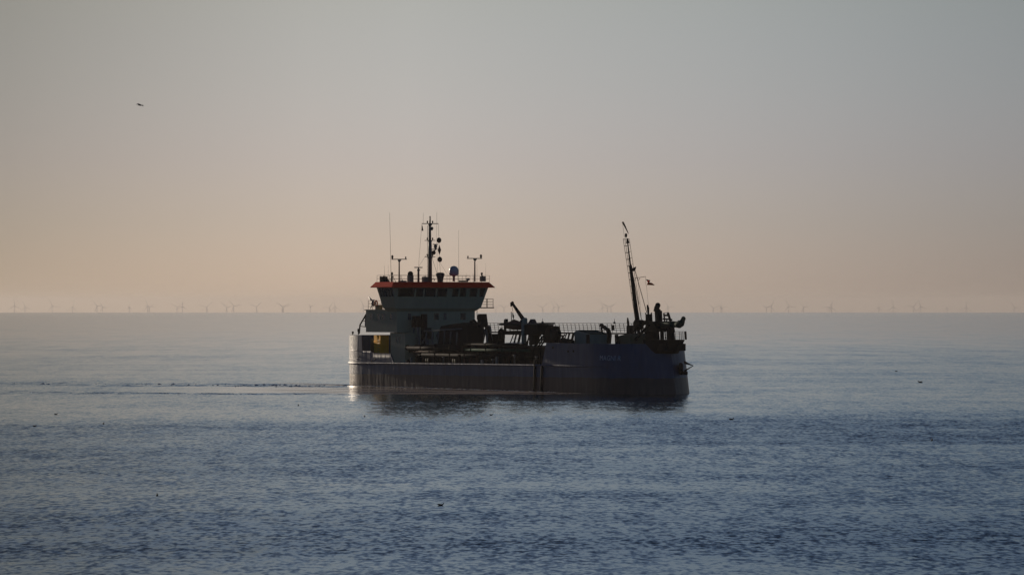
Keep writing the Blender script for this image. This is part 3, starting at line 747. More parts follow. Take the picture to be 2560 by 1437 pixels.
# first gantry: red head, pale splayed legs
def gantry(u, z_top, y, head, legs, wdt=1.6, zb=6.2):
    g = MB(); g.box(u-wdt*.55, u+wdt*.55, y-.7, y+.7, z_top-1.1, z_top); g.box(u-wdt*.3, u+wdt*.3, y-.85, y+.5, z_top, z_top+.7); g.lathe((u, y-.9, z_top-.5), [(0.5, 0), (0.5, .25)], 14, (0, 1, 0))
    o = g.build('gantry', M[head], ship)
    for s_ in (-1, 1):
        g = MB(); g.beam((u+s_*wdt*.85, y-.5, zb), (u+s_*wdt*.3, y-.4, z_top-1.0), 0.26); g.build('gantry_leg', M[legs], o)
        g = MB(); g.beam((u+s_*wdt*.85, y+.8, zb), (u+s_*wdt*.3, y+.4, z_top-1.0), 0.2); g.build('gantry_leg', M[legs], o)
    g = MB(); g.beam((u-wdt*.6, y-.45, zb+1.6), (u+wdt*.6, y-.45, zb+1.6), .16); g.build('gantry_brace', M[legs], o)
    return o
gantry(17.2, 10.7, -4.4, 'rusty', 'leg')
g = MB(); g.box(18.1, 18.75, -4.4, -3.6, 6.2, 11.7); g.build('gantry_column', M['rusty'], ship)
gantry(21.0, 8.8, -4.9, 'dark', 'leg', 1.3, 6.2)
# winch tower behind the drag head
TW = [(30.10, -1.00, 11.39), (30.34, -1.00, 11.74), (32.10, -1.00, 11.75), (33.25, -1.00, 9.69), (33.97, -1.00, 8.24), (34.45, -1.00, 6.86), (29.62, -1.00, 6.82), (29.62, -1.00, 7.83), (29.68, -1.00, 8.85), (29.86, -1.00, 10.76)]
mb = MB()
def vprism(mb, P, y0, y1): return mb.hexa([(x, y0, z) for x, y, z in P], [(x, y1, z) for x, y, z in P])
vprism(mb, [(30.27, 0, 11.52), (30.49, 0, 11.74), (31.24, 0, 11.75), (31.76, 0, 9.62), (30.21, 0, 9.62)], -1.22, -0.08)
vprism(mb, [(29.92, 0, 9.04), (31.64, 0, 9.37), (31.81, 0, 8.48), (29.92, 0, 8.47)], -1.19, 0.19)
for (a_, b__, w_) in (((30.22, -1.00, 9.62), (29.86, -1.00, 8.98), .5), ((31.44, -1.00, 9.62), (31.56, -1.00, 8.99), .35), ((33.01, -1.00, 9.76), (33.25, -1.00, 9.00), .7)): mb.beam(a_, b__, w_)
vprism(mb, [(32.15, 0, 8.74), (32.59, 0, 8.74), (33.08, 0, 6.84), (32.20, 0, 6.84)], -0.69, -0.01)
tw = mb.build('winch_tower', M['black'], ship)
for (a_, b__) in (((29.86, -1.00, 8.47), (30.35, -1.00, 6.82)), ((30.47, -1.00, 8.47), (31.07, -1.00, 6.83)), ((30.59, -1.00, 6.83), (30.83, -1.00, 8.48)), ((31.44, -1.00, 6.83), (32.16, -1.00, 8.49)), ((31.56, -1.00, 8.48), (31.44, -1.00, 7.59))):
    g = MB(); g.beam(a_, b__, 0.17); g.build('brace', M['black'], tw)
g = MB(); g.beam((33.75, -2.20, 9.07), (33.39, -2.20, 7.11), 0.3); g.beam((34.59, -2.20, 9.07), (34.83, -2.20, 7.12), 0.25); vprism(g, [(34.04, 0, 9.26), (34.83, 0, 9.26), (34.83, 0, 8.44), (33.95, 0, 8.44)], -2.40, -2.20); g.build('tower_leg', M['leg'], tw)
g = MB(); g.tube([(33.37, -1.00, 10.01), (33.85, -1.00, 9.38), (34.45, -1.00, 7.62)], .08, 6); g.build('ladder_rail', M['leg'], tw)
# machinery between tower and crane
mb = MB()
vprism(mb, [(33.43, 0, 8.62), (35.24, 0, 8.50), (35.24, 0, 7.11), (33.59, 0, 6.85)], -0.52, 0.82)
mb.tube([(36.61, -1.00, 7.63), (36.61, -1.00, 9.02), (37.08, -1.00, 9.27), (37.68, -1.00, 9.02), (37.68, -1.00, 7.95)], 0.3, 8)
mb.build('pump_housing', M['black'], ship)
# catwalk on splayed posts with its railing
mb = MB(); mb.box(27.0, 71.5, 2.0, 3.2, 8.72, 8.92)
mb.box(36.8, 43.5, -1.0, 3.2, 8.5, 8.9)
cw = mb.build('catwalk', M['black'], ship)
mb = MB(); railing(mb, [(27.4, 2.5, 8.9), (71.5, 2.5, 9.0)], 1.38, 1.13, 0.035, 3, (-0.42, 0)); mb.build('railing', M['black'], cw)
for i in range(19):
    u = 35.2 + i*1.28
    if 44 < u < 46.2: continue
    g = MB(); d_ = (-0.28, 0.22, 0.35)[i % 3]
    g.beam((u, 1.6, 6.6), (u - d_, 2.4, 8.75), (0.13, 0.2, 0.28, 0.12)[i % 4]); 
    if i % 3 == 1: g.beam((u+.5, 1.5, 6.6), (u-.1, 2.2, 8.75), 0.12)
    g.build('catwalk_post', M['black'], cw)
mb = MB()
for z in (7.35, 7.85): mb.tube([(34.5, 2.6, z), (58.0, 2.6, z)], 0.035, 4)
mb.build('lower_rail', M['black'], cw)
# hose bundle
mb = MB()
for k_ in range(4):
    mb.tube([(42.47, 0.00, 6.67), (43.41, 0.00, 7.68), (44.81, 0.00, 8.44), (46.32, 0.00, 8.57)], 0.13, 6) if k_ == 0 else mb.tube([(45.0+k_*.7, 0, 6.7), (46.0+k_*.7, 0, 7.6), (47.2+k_*.7, 0, 8.4), (48.6+k_*.6, 0, 8.6)], 0.14, 6)
mb.build('hose_bundle', M['black'], ship)
# deck crane
mb = MB()
mb.tube([(43.82, -1.00, 6.94), (43.82, -1.00, 10.06)], 0.40, 12); 
vprism(mb, [(43.52, 0, 10.06), (43.73, 0, 10.99), (44.04, 0, 11.18), (44.31, 0, 10.99), (44.36, 0, 10.06)], -1.32, -0.68)
cr = mb.build('deck_crane', M['fchouse'], ship)
mb = MB()
a_, b__ = Vector((40.41, -1.00, 13.42)), Vector((43.82, -1.00, 10.74))
mb.tube([a_, b__], [0.19, 0.34], 4)
mb.tube([a_ + Vector((0.1, 0, 0.1)), a_ + Vector((-.25, 0, 0)), a_ + Vector((-.4, 0, -.5))], [0.24, 0.24, 0.1], 8)
mb.build('boom', M['dark'], cr)
mb = MB(); mb.tube([(40.29, -1.00, 13.17), (40.65, -1.00, 11.61)], 0.03, 4); mb.tube([(40.47, -1.00, 11.92), (40.65, -1.00, 11.42), (40.76, -1.00, 10.98)], [0.05, .16, .05], 6); mb.build('hook', M['black'], cr)
# boat cradle, canopy and housings
mb = MB(); vprism(mb, [(38.19, 0, 9.09), (40.37, 0, 9.16), (40.37, 0, 8.53), (38.19, 0, 8.52)], -0.80, 0.80); mb.build('boat_cradle', M['rusty'], ship)
mb = MB(); vprism(mb, [(45.33, 0, 10.13), (49.14, 0, 10.14), (48.94, 0, 9.45), (48.68, 0, 8.64), (45.33, 0, 8.51)], -1.88, 1.08)
cab = mb.build('pump_cabin', M['dark'], ship)
mb = MB(); vprism(mb, [(46.13, 0, 10.29), (49.82, 0, 10.44), (49.67, 0, 10.17), (46.13, 0, 10.13)], -1.94, 0.94); mb.build('canopy', M['grey'], cab)
mb = MB(); vprism(mb, [(45.06, 0, 10.37), (45.38, 0, 10.62), (45.75, 0, 10.97), (46.22, 0, 10.44), (46.22, 0, 10.25)], -1.04, -0.16); mb.lathe((49.23, -1.00, 10.33), [(0.2, 0), (0.18, .25), (0.04, .3), (0.03, .75)], 8); mb.build('vent_cowl', M['cover'], cab)
for a_, b__ in (((48.71, -1.00, 8.71), (48.94, -1.00, 7.23)), ((49.52, -1.00, 8.72), (49.63, -1.00, 7.23)), ((48.02, -1.00, 8.71), (48.36, -1.00, 7.22))):
    mb = MB(); mb.tube([a_, b__], .09, 6); mb.build('cabin_post', M['black'], ship)
mb = MB()
vprism(mb, [(45.25, 0, 8.57), (46.30, 0, 8.57), (46.20, 0, 6.95), (45.04, 0, 6.95)], -0.89, 0.09); mb.build('cabin_support', M['black'], ship)
mb = MB()
vprism(mb, [(54.92, 0, 9.25), (55.23, 0, 9.81), (55.73, 0, 9.93), (56.49, 0, 9.87), (56.64, 0, 8.71), (56.74, 0, 7.36), (54.72, 0, 7.35), (54.67, 0, 8.39)], -4.13, -2.47)
wn = mb.build('winch_housing', M['rusty'], ship)
mb = MB(); mb.lathe((57.96, -4.70, 8.66), [(0.9, 0), (0.9, 0.2), (0.5, 0.25), (0.5, 0.8), (0.9, 0.85), (0.9, 1.0)], 16, (0, 1, 0)); mb.build('winch_drum', M['black'], wn)
mb = MB()
ring = [(55.0 + 0.55*math.cos(i*math.pi/7), -6.3, 7.0 + 0.5*math.sin(i*math.pi/7)) for i in range(15)]
mb.tube(ring, 0.1, 6, caps=False); mb.build('handwheel', M['black'], ship)
mb = MB()
vprism(mb, [(59.37, 0, 7.82), (59.71, 0, 8.06), (60.20, 0, 7.94), (61.44, 0, 8.01), (61.86, 0, 7.71), (61.86, 0, 7.10), (59.37, 0, 7.09)], -4.30, -3.30)
for px_ in range(6): mb.tube([(57.3+px_*.6, -3.8, 7.0), (57.2+px_*.62, -3.8, 8.2 - .1*(px_ % 2))], 0.08, 5)
mb.tube([(59.46, -4.00, 8.55), (59.91, -4.00, 7.94)], .15, 6); mb.tube([(59.24, -4.00, 7.94), (60.25, -4.00, 8.67)], .12, 6)
mb.build('mooring_winch', M['black'], ship)
# forecastle house
mb = MB()
vprism(mb, [(61.35, 0, 7.22), (61.35, 0, 9.04), (61.59, 0, 9.23), (62.48, 0, 9.29), (63.51, 0, 9.08), (65.52, 0, 8.84), (65.52, 0, 7.23)], -2.97, 0.47)
fh = mb.build('forecastle_house', M['fchouse'], ship)
mb = MB(); vprism(mb, [(61.55, 0, 9.07), (61.70, 0, 9.26), (62.59, 0, 9.33), (63.62, 0, 9.11), (65.68, 0, 8.87), (65.68, 0, 8.78), (63.62, 0, 8.99), (62.59, 0, 9.17)], -2.96, 0.44); mb.build('house_roof', M['green'], fh)
mb = MB(); mb.box(66.3, 67.2, -4.05, -4.0, 6.9, 8.7); mb.build('door', M['dark'], fh)
mb = MB(); mb.beam((66.35, 0.00, 7.36), (66.57, 0.00, 8.70), .5); mb.beam((64.14, 0.00, 10.14), (66.24, 0.00, 9.36), 0.42); mb.beam((66.13, 0.00, 9.42), (66.57, 0.00, 8.58), 0.5); mb.beam((64.25, 0.00, 9.78), (64.58, 0.00, 8.81), 0.22); mb.build('stores_davit', M['black'], ship)
mb = MB(); vprism(mb, [(67.27, 0, 10.15), (67.58, 0, 10.16), (67.68, 0, 9.37), (67.31, 0, 9.37)], -0.17, 0.17); mb.build('notice_board', M['black'], ship)
mb = MB(); mb.lathe((64.10, 2.50, 10.32), [(0.2, 0), (0.16, .25), (0.04, .3), (0.03, .75)], 8); mb.build('deck_light', M['black'], ship)
mb = MB(); vprism(mb, [(72.42, 0, 8.39), (72.94, 0, 8.54), (74.03, 0, 8.69), (75.21, 0, 8.87), (76.05, 0, 8.64), (76.24, 0, 7.08), (72.66, 0, 7.07)], -2.64, 0.64); mb.build('canvas_cover', M['beige'], ship)
mb = MB(); mb.beam((72.97, -3.00, 8.75), (73.08, -3.00, 7.31), .4); mb.lathe((73.68, -3.40, 7.50), [(0.5, 0), (0.5, .3)], 12, (0, 1, 0)); mb.build('fairlead', M['black'], ship)

# ------------------------------------------------------------------ bow mast and dredge discharge gear
mb = MB()
mb.tube([(74.51, 0.00, 9.47), (73.76, 0.00, 12.40), (73.00, 0.00, 15.70), (72.24, 0.00, 19.07)], [0.36, 0.33, 0.28, 0.24], 10)
mb.tube([(72.24, 0.00, 19.07), (71.49, 0.00, 22.56)], [0.13, 0.09], 8)
mb.tube([(71.54, 0.00, 22.44), (71.43, 0.00, 23.16)], [0.26, 0.12], 8)
bmst = mb.build('bow_mast', M['black'], ship)
mast_light(bmst, (71.05, -0.00, 23.29), 1.0)
mb = MB(); mb.tube([(70.18, 0.00, 25.59), (70.83, 0.00, 24.92), (71.70, 0.00, 23.88)], [0.17, 0.12, 0.05], 8); mb.tube([(70.07, 0.00, 25.71), (70.62, 0.00, 23.29)], 0.02, 4); mb.build('jib_spar', M['black'], bmst)
mb = MB()
A_ = [(70.29, 0.00, 23.06), (73.54, 0.00, 10.90)]; B2 = [(70.78, 0.00, 23.05), (73.97, 0.00, 10.90)]; C_ = [(71.92, -0.00, 23.10), (74.62, 0.00, 13.30)]
for a_, b__ in (A_, B2, C_): mb.tube([a_, b__], 0.03, 4)
for i in range(13):
    t_ = i/12
    mb.tube([Vector(A_[0]).lerp(Vector(A_[1]), t_), Vector(B2[0]).lerp(Vector(B2[1]), t_) + Vector((0.25, 0, 0))], 0.055, 5)
    if i < 5: mb.tube([Vector(B2[0]).lerp(Vector(B2[1]), t_), Vector(C_[0]).lerp(Vector(C_[1]), t_*1.15)], 0.035, 4)
for i in range(48):
    t_ = i/47; mb.tube([Vector(A_[0]).lerp(Vector(A_[1]), t_), Vector(B2[0]).lerp(Vector(B2[1]), t_)], 0.014, 4)
mb.build('mast_ladder', M['black'], bmst)
mb = MB(); mb.hexa([(72.24, 0.00, 18.59), (72.89, 0.00, 18.58), (72.68, 0.00, 18.22), (72.35, 0.00, 18.22)], [(p[0], 0.5, p[2]) for p in ((72.24, 0.00, 18.59), (73.11, -0.00, 18.94), (72.79, 0.00, 18.28), (72.35, 0.00, 18.22))]); mb.tube([(72.68, 0.00, 18.34), (73.43, 0.00, 18.46)], .06, 5); mb.build('mast_platform', M['black'], bmst)
mb = MB()
mb.tube([(73.43, 0.00, 18.46), (76.66, 0.00, 11.99)], 0.05, 4); mb.tube([(73.00, 0.00, 17.50), (75.26, 0.00, 10.91)], 0.05, 4); mb.tube([(74.19, 0.00, 17.49), (75.16, 0.00, 11.50)], 0.015, 4); mb.tube([(76.55, 0.00, 16.17), (77.41, 0.00, 11.21)], 0.015, 4)
mb.build('rigging', M['black'], bmst)
mb = MB(); mb.tube([(73.00, 0.00, 17.14), (76.34, -0.00, 17.42)], 0.035, 5); mb.tube([(74.30, 0.00, 16.71), (74.83, 0.00, 17.19)], .03, 4); mb.tube([(73.22, 0.00, 16.60), (73.54, 0.00, 17.08)], .03, 4); mb.tube([(76.34, -0.00, 17.42), (76.40, 0.00, 16.17)], .02, 4); mb.build('flag_gaff', M['black'], bmst)
mb = MB()
vprism(mb, [(74.13, 0, 9.59), (74.23, 0, 10.55), (74.61, 0, 10.96), (74.98, 0, 10.85), (75.83, 0, 10.85), (75.83, 0, 10.25), (74.98, 0, 10.13), (74.61, 0, 9.47)], -0.83, 0.63)
vprism(mb, [(71.71, 0, 8.91), (71.71, 0, 9.99), (72.56, 0, 10.12), (72.56, 0, 8.91)], -0.36, 0.36)
mb.build('mast_house', M['black'], ship)
mb = MB(); mb.tube([(71.70, 0.00, 9.87), (71.59, 0.00, 10.59), (71.48, 0.00, 11.25)], [.16, .2, .1], 8); mb.build('vent_pipe', M['black'], ship)
mb = MB(); mb.beam((74.40, 0.00, 10.18), (74.51, 0.00, 8.63), .35); mb.beam((73.76, 0.00, 10.18), (73.54, 0.00, 8.62), .25)
for i in range(6):
    mb.beam((76.83, -2.20, 7.94), (80.46, -2.20, 10.22), .3) if i == 0 else mb.beam((75.5+i*.7, -2.2, 8.3+i*.45), (75.9+i*.7, -2.2, 9.2+i*.3), .14)
mb.beam((74.83, 0.00, 8.63), (75.69, 0.00, 10.19), .12); mb.beam((75.48, 0.00, 10.19), (76.23, 0.00, 8.88), .12); mb.beam((76.12, 0.00, 8.88), (76.76, 0.00, 10.20), .12)
mb.build('access_ladder', M['black'], ship)
# discharge frame with towers
mb = MB()
vprism(mb, [(78.07, 0, 9.13), (78.07, 0, 10.08), (78.62, 0, 10.74), (80.11, 0, 10.74), (80.61, 0, 10.21), (80.89, 0, 9.62), (80.75, 0, 9.26), (79.32, 0, 9.37)], -1.23, 1.23)
df = mb.build('discharge_frame', M['black'], ship)
mb = MB(); vprism(mb, [(76.89, 0, 9.96), (76.84, 0, 11.81), (77.56, 0, 11.81), (77.66, 0, 10.68), (77.70, 0, 9.96)], -0.37, 0.37); vprism(mb, [(76.32, 0, 11.75), (76.32, 0, 12.04), (76.46, 0, 11.81)], -0.06, 0.06); vprism(mb, [(77.74, 0, 11.81), (77.93, 0, 12.05), (77.93, 0, 11.75)], -0.08, 0.08); mb.tube([(77.08, 0.00, 11.81), (76.98, 0.00, 12.70), (76.82, 0.00, 13.18)], [.14, .2, .1], 8); mb.build('tower', M['black'], df)
mb = MB(); vprism(mb, [(79.55, 0, 10.21), (79.31, 0, 12.64), (79.73, 0, 12.47), (79.80, 0, 12.11), (80.10, 0, 12.32), (80.19, 0, 10.92), (80.28, 0, 10.21)], -0.42, 0.42)
mb.tube([(79.16, 0.00, 12.23), (79.32, -0.00, 12.76), (79.59, 0.00, 13.09)], [0.42, 0.40, 0.38], 12); mb.ball((79.59, 0.00, 13.12), 0.40, 14); mb.build('hose_coupling', M['black'], df)
mb = MB()
for a_, b__, w_ in (((81.18, 0.00, 11.93), (81.44, 0.00, 10.57), .16), ((82.28, 0.00, 12.00), (83.23, 0.00, 10.22), .26), ((81.12, 0.00, 11.99), (82.39, 0.00, 12.06), .07), ((81.23, 0.00, 11.64), (82.49, 0.00, 11.64), .28), ((81.02, 0.00, 11.10), (83.02, -0.00, 11.05), .22), ((82.07, 0.00, 11.05), (81.76, 0.00, 10.57), .12), ((82.49, 0.00, 10.99), (83.34, 0.00, 11.05), .12), ((82.70, 0.00, 10.81), (83.34, 0.00, 10.93), .12)):
    mb.beam(a_, b__, w_)
mb.build('bow_a_frame', M['black'], df)
# wide legs of the frame; sea shows between them
mb = MB()
vprism(mb, [(77.37, 0, 9.37), (78.77, 0, 9.37), (79.14, 0, 6.99), (77.47, 0, 6.98)], -0.77, 0.77)
vprism(mb, [(80.47, 0, 9.50), (80.93, 0, 9.62), (80.93, 0, 7.01), (80.56, 0, 7.01)], -0.20, 0.20)
vprism(mb, [(82.67, 0, 10.04), (83.03, 0, 10.04), (83.67, 0, 7.03), (82.58, 0, 7.03), (82.71, 0, 8.56)], -0.49, 0.49)
mb.box(79.0, 84.0, -2.0, 2.0, 6.4, 7.45)
mb.build('frame_leg', M['black'], df)
mb = MB()
for i in range(7):
    t_ = i/6; mb.ball((82.1 + 0.25*t_, -0.4, 9.2 - 1.5*t_), 0.12, 6)
mb.build('hanging_chain', M['black'], df)
mb = MB()
c0 = (80.70, 0.00, 10.27); 
mb.tube([c0, (83.34, 0.00, 10.31), (84.59, 0.00, 10.29)], [0.5, 0.5, 0.44], 14)
mb.tube([(84.59, 0.00, 10.29), (85.22, 0.00, 10.29), (85.74, 0.00, 10.47), (86.06, 0.00, 10.77)], [0.46, 0.55, 0.52, 0.4], 14)
mb.tube([(85.74, 0.00, 10.47), (86.37, 0.00, 11.18)], [0.34, 0.33], 12); mb.ball((86.32, 0.00, 11.18), 0.33, 12)
mb.tube([(85.01, 0.00, 10.88), (85.12, 0.00, 10.58)], .12, 6)
dpipe = mb.build('discharge_pipe', M['green'], ship)
mb = MB(); mb.beam((83.65, 0.00, 9.87), (83.86, 0.00, 9.16), .25); mb.build('pipe_support', M['black'], dpipe)

# ------------------------------------------------------------------ anchor on the port bow
mb = MB()
ap = Vector((83.0, 1.9, 4.1))
mb.lathe(ap + Vector((0.0, 0.0, -0.3)), [(0.75, -0.35), (0.85, 0), (0.6, 0.25)], 12, (0.55, 0.85, 0))
for s_ in (-1, 1):
    base = ap + Vector((0.45, 0.55, -0.1 + s_*0.35)); tip = ap + Vector((1.15, 1.35, 0.1))
    mb.tube([base + Vector((-.2, -.2, s_*.25)), tip], [0.14, 0.05], 5)
mb.tube([ap + Vector((0.4, 0.2, 0.75)), ap + Vector((1.1, 1.3, 0.1))], [.12, .05], 5)
mb.tube([ap + Vector((0.5, 0.4, -0.8)), ap + Vector((0.2, 0.6, -1.1))], .22, 6)
mb.tube([ap + Vector((-.2, -.2, -1.0)), ap + Vector((0.6, 0.7, -1.0))], .3, 6)
mb.build('anchor', M['black'], ship)

# ------------------------------------------------------------------ things carried by the ship
shipM = Matrix.Translation(SHIP_LOC) @ Matrix.Rotation(SHIP_RZ, 4, 'Z')
def ship_thing(name, base, label, cat, group=None):
    p = shipM @ Vector(base)
    o = empty(name, p, SHIP_RZ, label=label, cat=cat, group=group); return o
def local(mb, base): mb.v = [tuple(Vector(p) - Vector(base)) for p in mb.v]; return mb
def alone(mb, name, mat_, base, label, cat, group=None):
    local(mb, base); o = mb.build(name, mat_, None, shipM @ Vector(base)); o.rotation_euler = (0, 0, SHIP_RZ)
    return tag(o, label, cat, group)
# lifebuoy on the terrace rail
alone(lb, 'lifebuoy', M['orange'], (8.7, -7.32, 13.0), 'orange lifebuoy hung on the terrace railing behind the wheelhouse', 'lifebuoy')
# day shapes
for p, lab in (((13.00, 2.04, 23.68), 'topmost black ball day shape on the halyard beside the main mast'), ((13.00, 2.19, 20.56), 'black ball day shape hanging lowest, below the diamond on the halyard')):
    g = MB(); g.ball(p, 0.40, 14, 1.12); alone(g, 'day_shape_ball', M['flag_black'], p, lab, 'signal ball', 'day shapes hoisted on the mast halyard')
p = (13.00, 2.12, 22.09); g = MB(); g.lathe(p, [(0.01, -0.8), (0.3, 0), (0.01, 0.8)], 10); alone(g, 'day_shape_diamond', M['flag_black'], p, 'black diamond day shape hanging between the two balls', 'signal diamond', 'day shapes hoisted on the mast halyard')
# small dark pennant on the main mast
p = (13.00, -1.18, 26.03); g = MB(); g.hexa([(13.00, -1.18, 26.09), (13.00, -1.09, 25.96), (13.00, -0.93, 25.19), (13.00, -1.25, 25.18)], [(x+.04, y, z) for x, y, z in ((13.00, -1.18, 26.09), (13.00, -1.09, 25.96), (13.00, -0.93, 25.19), (13.00, -1.25, 25.18))]); alone(g, 'pennant', M['cover'], p, 'small dark drooping pennant under the port yard of the main mast'.replace('port', 'left'), 'flag')
# ensign: black red gold, drooping from the gaff of the bow mast
F0, F1, F2 = Vector((76.38, 0.00, 17.00)), Vector((76.44, 0.00, 16.23)), Vector((78.15, 0.00, 16.19))
fl = ship_thing('ensign', F1, 'small black, red and gold flag drooping from the gaff of the leaning bow mast', 'flag')
for k_, mt in enumerate(('flag_black', 'flag_red', 'flag_gold')):
    g = MB(); rows_ = []
    n1 = 8
    for j in (0, 1):
        a_ = (0, 0.22, 0.6, 1.0)[k_ + j]
        for i in range(n1 + 1):
            t_ = i/n1
            top = F0.lerp(F2 + Vector((0.0, 0, 0.25)), t_); bot = F1.lerp(F2 + Vector((0, 0, -0.1)), t_)
            q = top.lerp(bot, a_) + Vector((0, 0.45*math.sin(t_*6 + a_*1.5), 0)); rows_.append(q - F1)
    vs = rows_ + [q + Vector((0, 0.02, 0)) for q in rows_]
    m_ = n1 + 1
    fs = [(i, i+1, m_+i+1, m_+i) for i in range(n1)] + [(2*m_+i, 3*m_+i, 3*m_+i+1, 2*m_+i+1) for i in range(n1)]
    g.add(vs, fs); nm = ('black_stripe', 'red_stripe', 'gold_stripe')[k_]
    g.build(nm, M[mt], fl)
# rescue boat on its cradle
base = (39.52, 0.00, 9.16)
rb = ship_thing('rescue_boat', base, 'dull red covered rescue boat on its cradle beside the deck crane', 'rescue boat')
g = MB()
secs = [(0, .12, .55), (.08, .5, .3), (.25, .9, .08), (.5, 1.0, 0), (.75, .95, .02), (.95, .8, .12), (1.0, .7, .2)]
x0_, x1_ = 36.55, 42.58; zb_ = 9.28; zt_ = 10.10
rows_ = []
for t_, wd, kz in secs:
    x = x0_ + (x1_-x0_)*t_
    for a_ in range(9):
        an = math.pi*a_/8; rows_.append((x, -wd*1.1*math.cos(an), zt_ - (zt_-zb_-kz)*math.sin(an)**0.8))
fs = [(i*9+k, i*9+k+1, (i+1)*9+k+1, (i+1)*9+k) for i in range(len(secs)-1) for k in range(8)]
fs += [tuple(range(9)), tuple((len(secs)-1)*9 + k for k in range(9))[::-1]] + [(i*9+8, i*9, (i+1)*9, (i+1)*9+8) for i in range(len(secs)-1)]
g.add(rows_, fs, False); local(g, base).build('hull', M['boat_red'], rb)
g = MB()
rid = [(36.67, 0.00, 10.09), (38.10, 0.00, 10.59), (39.16, 0.00, 10.94), (40.70, 0.00, 10.67), (41.06, 0.00, 10.42), (42.47, 0.00, 10.30)]
cv = []
for p in rid: cv += [(p[0], -0.9, zt_), (p[0], 0, p[2]), (p[0], 0.9, zt_)]
fs = [(i*3, i*3+1, i*3+4, i*3+3) for i in range(len(rid)-1)] + [(i*3+1, i*3+2, i*3+5, i*3+4) for i in range(len(rid)-1)] + [(0, 2, 1), (15, 16, 17)]
g.add(cv, fs); local(g, base).build('canvas_cover', M['boat_red'], rb)
g = MB(); vprism(g, [(41.29, 0, 10.48), (41.40, 0, 10.79), (41.77, 0, 10.86), (41.88, 0, 10.29), (41.35, 0, 10.23)], -0.22, 0.22); local(g, base).build('console', M['boat_black'], rb)
g = MB(); g.tube([(x0_+.1, -1.0, zt_), (x1_-.1, -1.05, zt_)], 0.13, 6); g.tube([(x0_+.1, 1.0, zt_), (x1_-.1, 1.05, zt_)], 0.13, 6); local(g, base).build('rubber_fender', M['boat_black'], rb)
g = MB(); vprism(g, [(36.57, 0, 10.09), (36.62, 0, 10.72), (36.89, 0, 10.97), (37.16, 0, 10.97), (37.19, 0, 10.59), (36.84, 0, 10.21), (36.84, 0, 9.52), (36.67, 0, 9.39)], -0.23, 0.23); local(g, base).build('outboard_motor', M['boat_black'], rb)
mb = MB(); mb.tube([(37.65, 0.50, 12.10), (37.77, 0.50, 10.40)], .07, 6); mb.build('cradle_post', M['black'], ship)
mb = MB(); mb.beam((34.52, 0.00, 10.14), (36.43, 0.00, 10.30), .1); mb.build('boat_spar', M['black'], ship)
for a_, b__, w_ in (((36.55, 0.00, 9.52), (36.79, 0.00, 8.51), .25), ((42.00, -0.00, 9.67), (41.76, 0.00, 8.54), .2), ((38.10, 0.00, 9.27), (38.33, 0.00, 8.52), .12), ((40.35, 0.00, 9.29), (40.11, 0.00, 8.53), .12)):
    mb = MB(); mb.beam(a_, b__, w_); mb.build('boat_chock', M['black'], ship)

# ------------------------------------------------------------------ wind turbines on the horizon
def make_turbine():
    root = empty('wind_turbine')
    g = MB(); g.tube([(0, 0, -2), (0, 0, 83)], [3.4, 2.3], 10); tow = g.build('tower', M['turbine'], root)
    g = MB(); g.box(-2.0, 2.0, -3.2, 8.0, 82.6, 87.2); nac = g.build('nacelle', M['turbine'], root)
    g = MB(); g.lathe((0, -3.2, 85), [(1.9, 0), (1.7, 1.2), (0.6, 2.6)], 10, (0, -1, 0)); hub = g.build('hub', M['turbine'], root, (0, 0, 0))
    blades = []
    for k in range(3):
        g = MB()
        prof = [(0, 1.4, 1.4), (7, 3.0, 1.1), (16, 2.7, .9), (34, 2.0, .7), (52, 1.4, .45), (67, .5, .2)]
        vs = []
        for h_, c_, th in prof: vs += [(-c_*.4, -th*.5, h_), (0, -th, h_), (c_*.9, 0, h_), (0, th, h_)]
        fs = [(i*4+j, i*4+(j+1) % 4, i*4+4+(j+1) % 4, i*4+4+j) for i in range(5) for j in range(4)] + [(0, 1, 2, 3), (23, 22, 21, 20)]
        g.add(vs, fs)
        o = g.build('blade', M['turbine'], root, (0, -4.6, 85)); o.rotation_euler = (0, rad(120*k), 0); blades.append(o)
    return root, [tow, nac, hub], blades
T0, TP, TBL = make_turbine()
TUR = [(-3960, 32467, -3, 0), (-4243, 35542, -17, 12), (-3738, 33175, -22, -10), (-3762, 34938, 8, 35), (-3378, 33213, -38, 0), (-3547, 35325, -30, 30), (-3281, 34986, 3, 62), (-2969, 33253, -20, 6), (-3145, 35363, 55, 25), (-2906, 35384, -58, 12), (-2721, 33693, 3, -10), (-2622, 35042, 45, 6), (-2495, 35708, -48, 0), (-2271, 33307, -40, 12), (-2152, 34363, 48, -10), (-1936, 34376, -55, 6), (-1986, 35447, 70, 0), (-1700, 34388, -50, 50), (-1620, 36199, 33, -10), (-1523, 35107, -5, 6), (-1214, 33363, -25, 0), (-142, 36234, 60, 12), (-71, 36235, -60, -10), (266, 35502, -70, 6), (365, 35501, -28, 20), (395, 34428, -42, 12), (790, 35494, -20, -10), (823, 35130, -55, 6), (851, 35130, 50, 0), (1318, 34476, -30, 12), (1823, 36933, -50, -10), (1830, 35748, 8, 40), (1863, 36187, 80, 0), (2256, 36164, -60, 12), (2188, 34432, 22, -10), (2287, 33726, -22, 6), (2505, 35051, -38, 0), (2752, 35396, 30, 12), (2771, 35395, 8, -10), (3243, 36089, 12, 45), (3269, 34987, -5, 0), (3379, 34336, 35, 12), (3439, 34330, -15, -10), (3840, 36031, -5, 60), (3960, 35575, 5, 0), (4466, 36252, -35, 12)]
def tlabel(i):
    return TUR_LABELS[i]
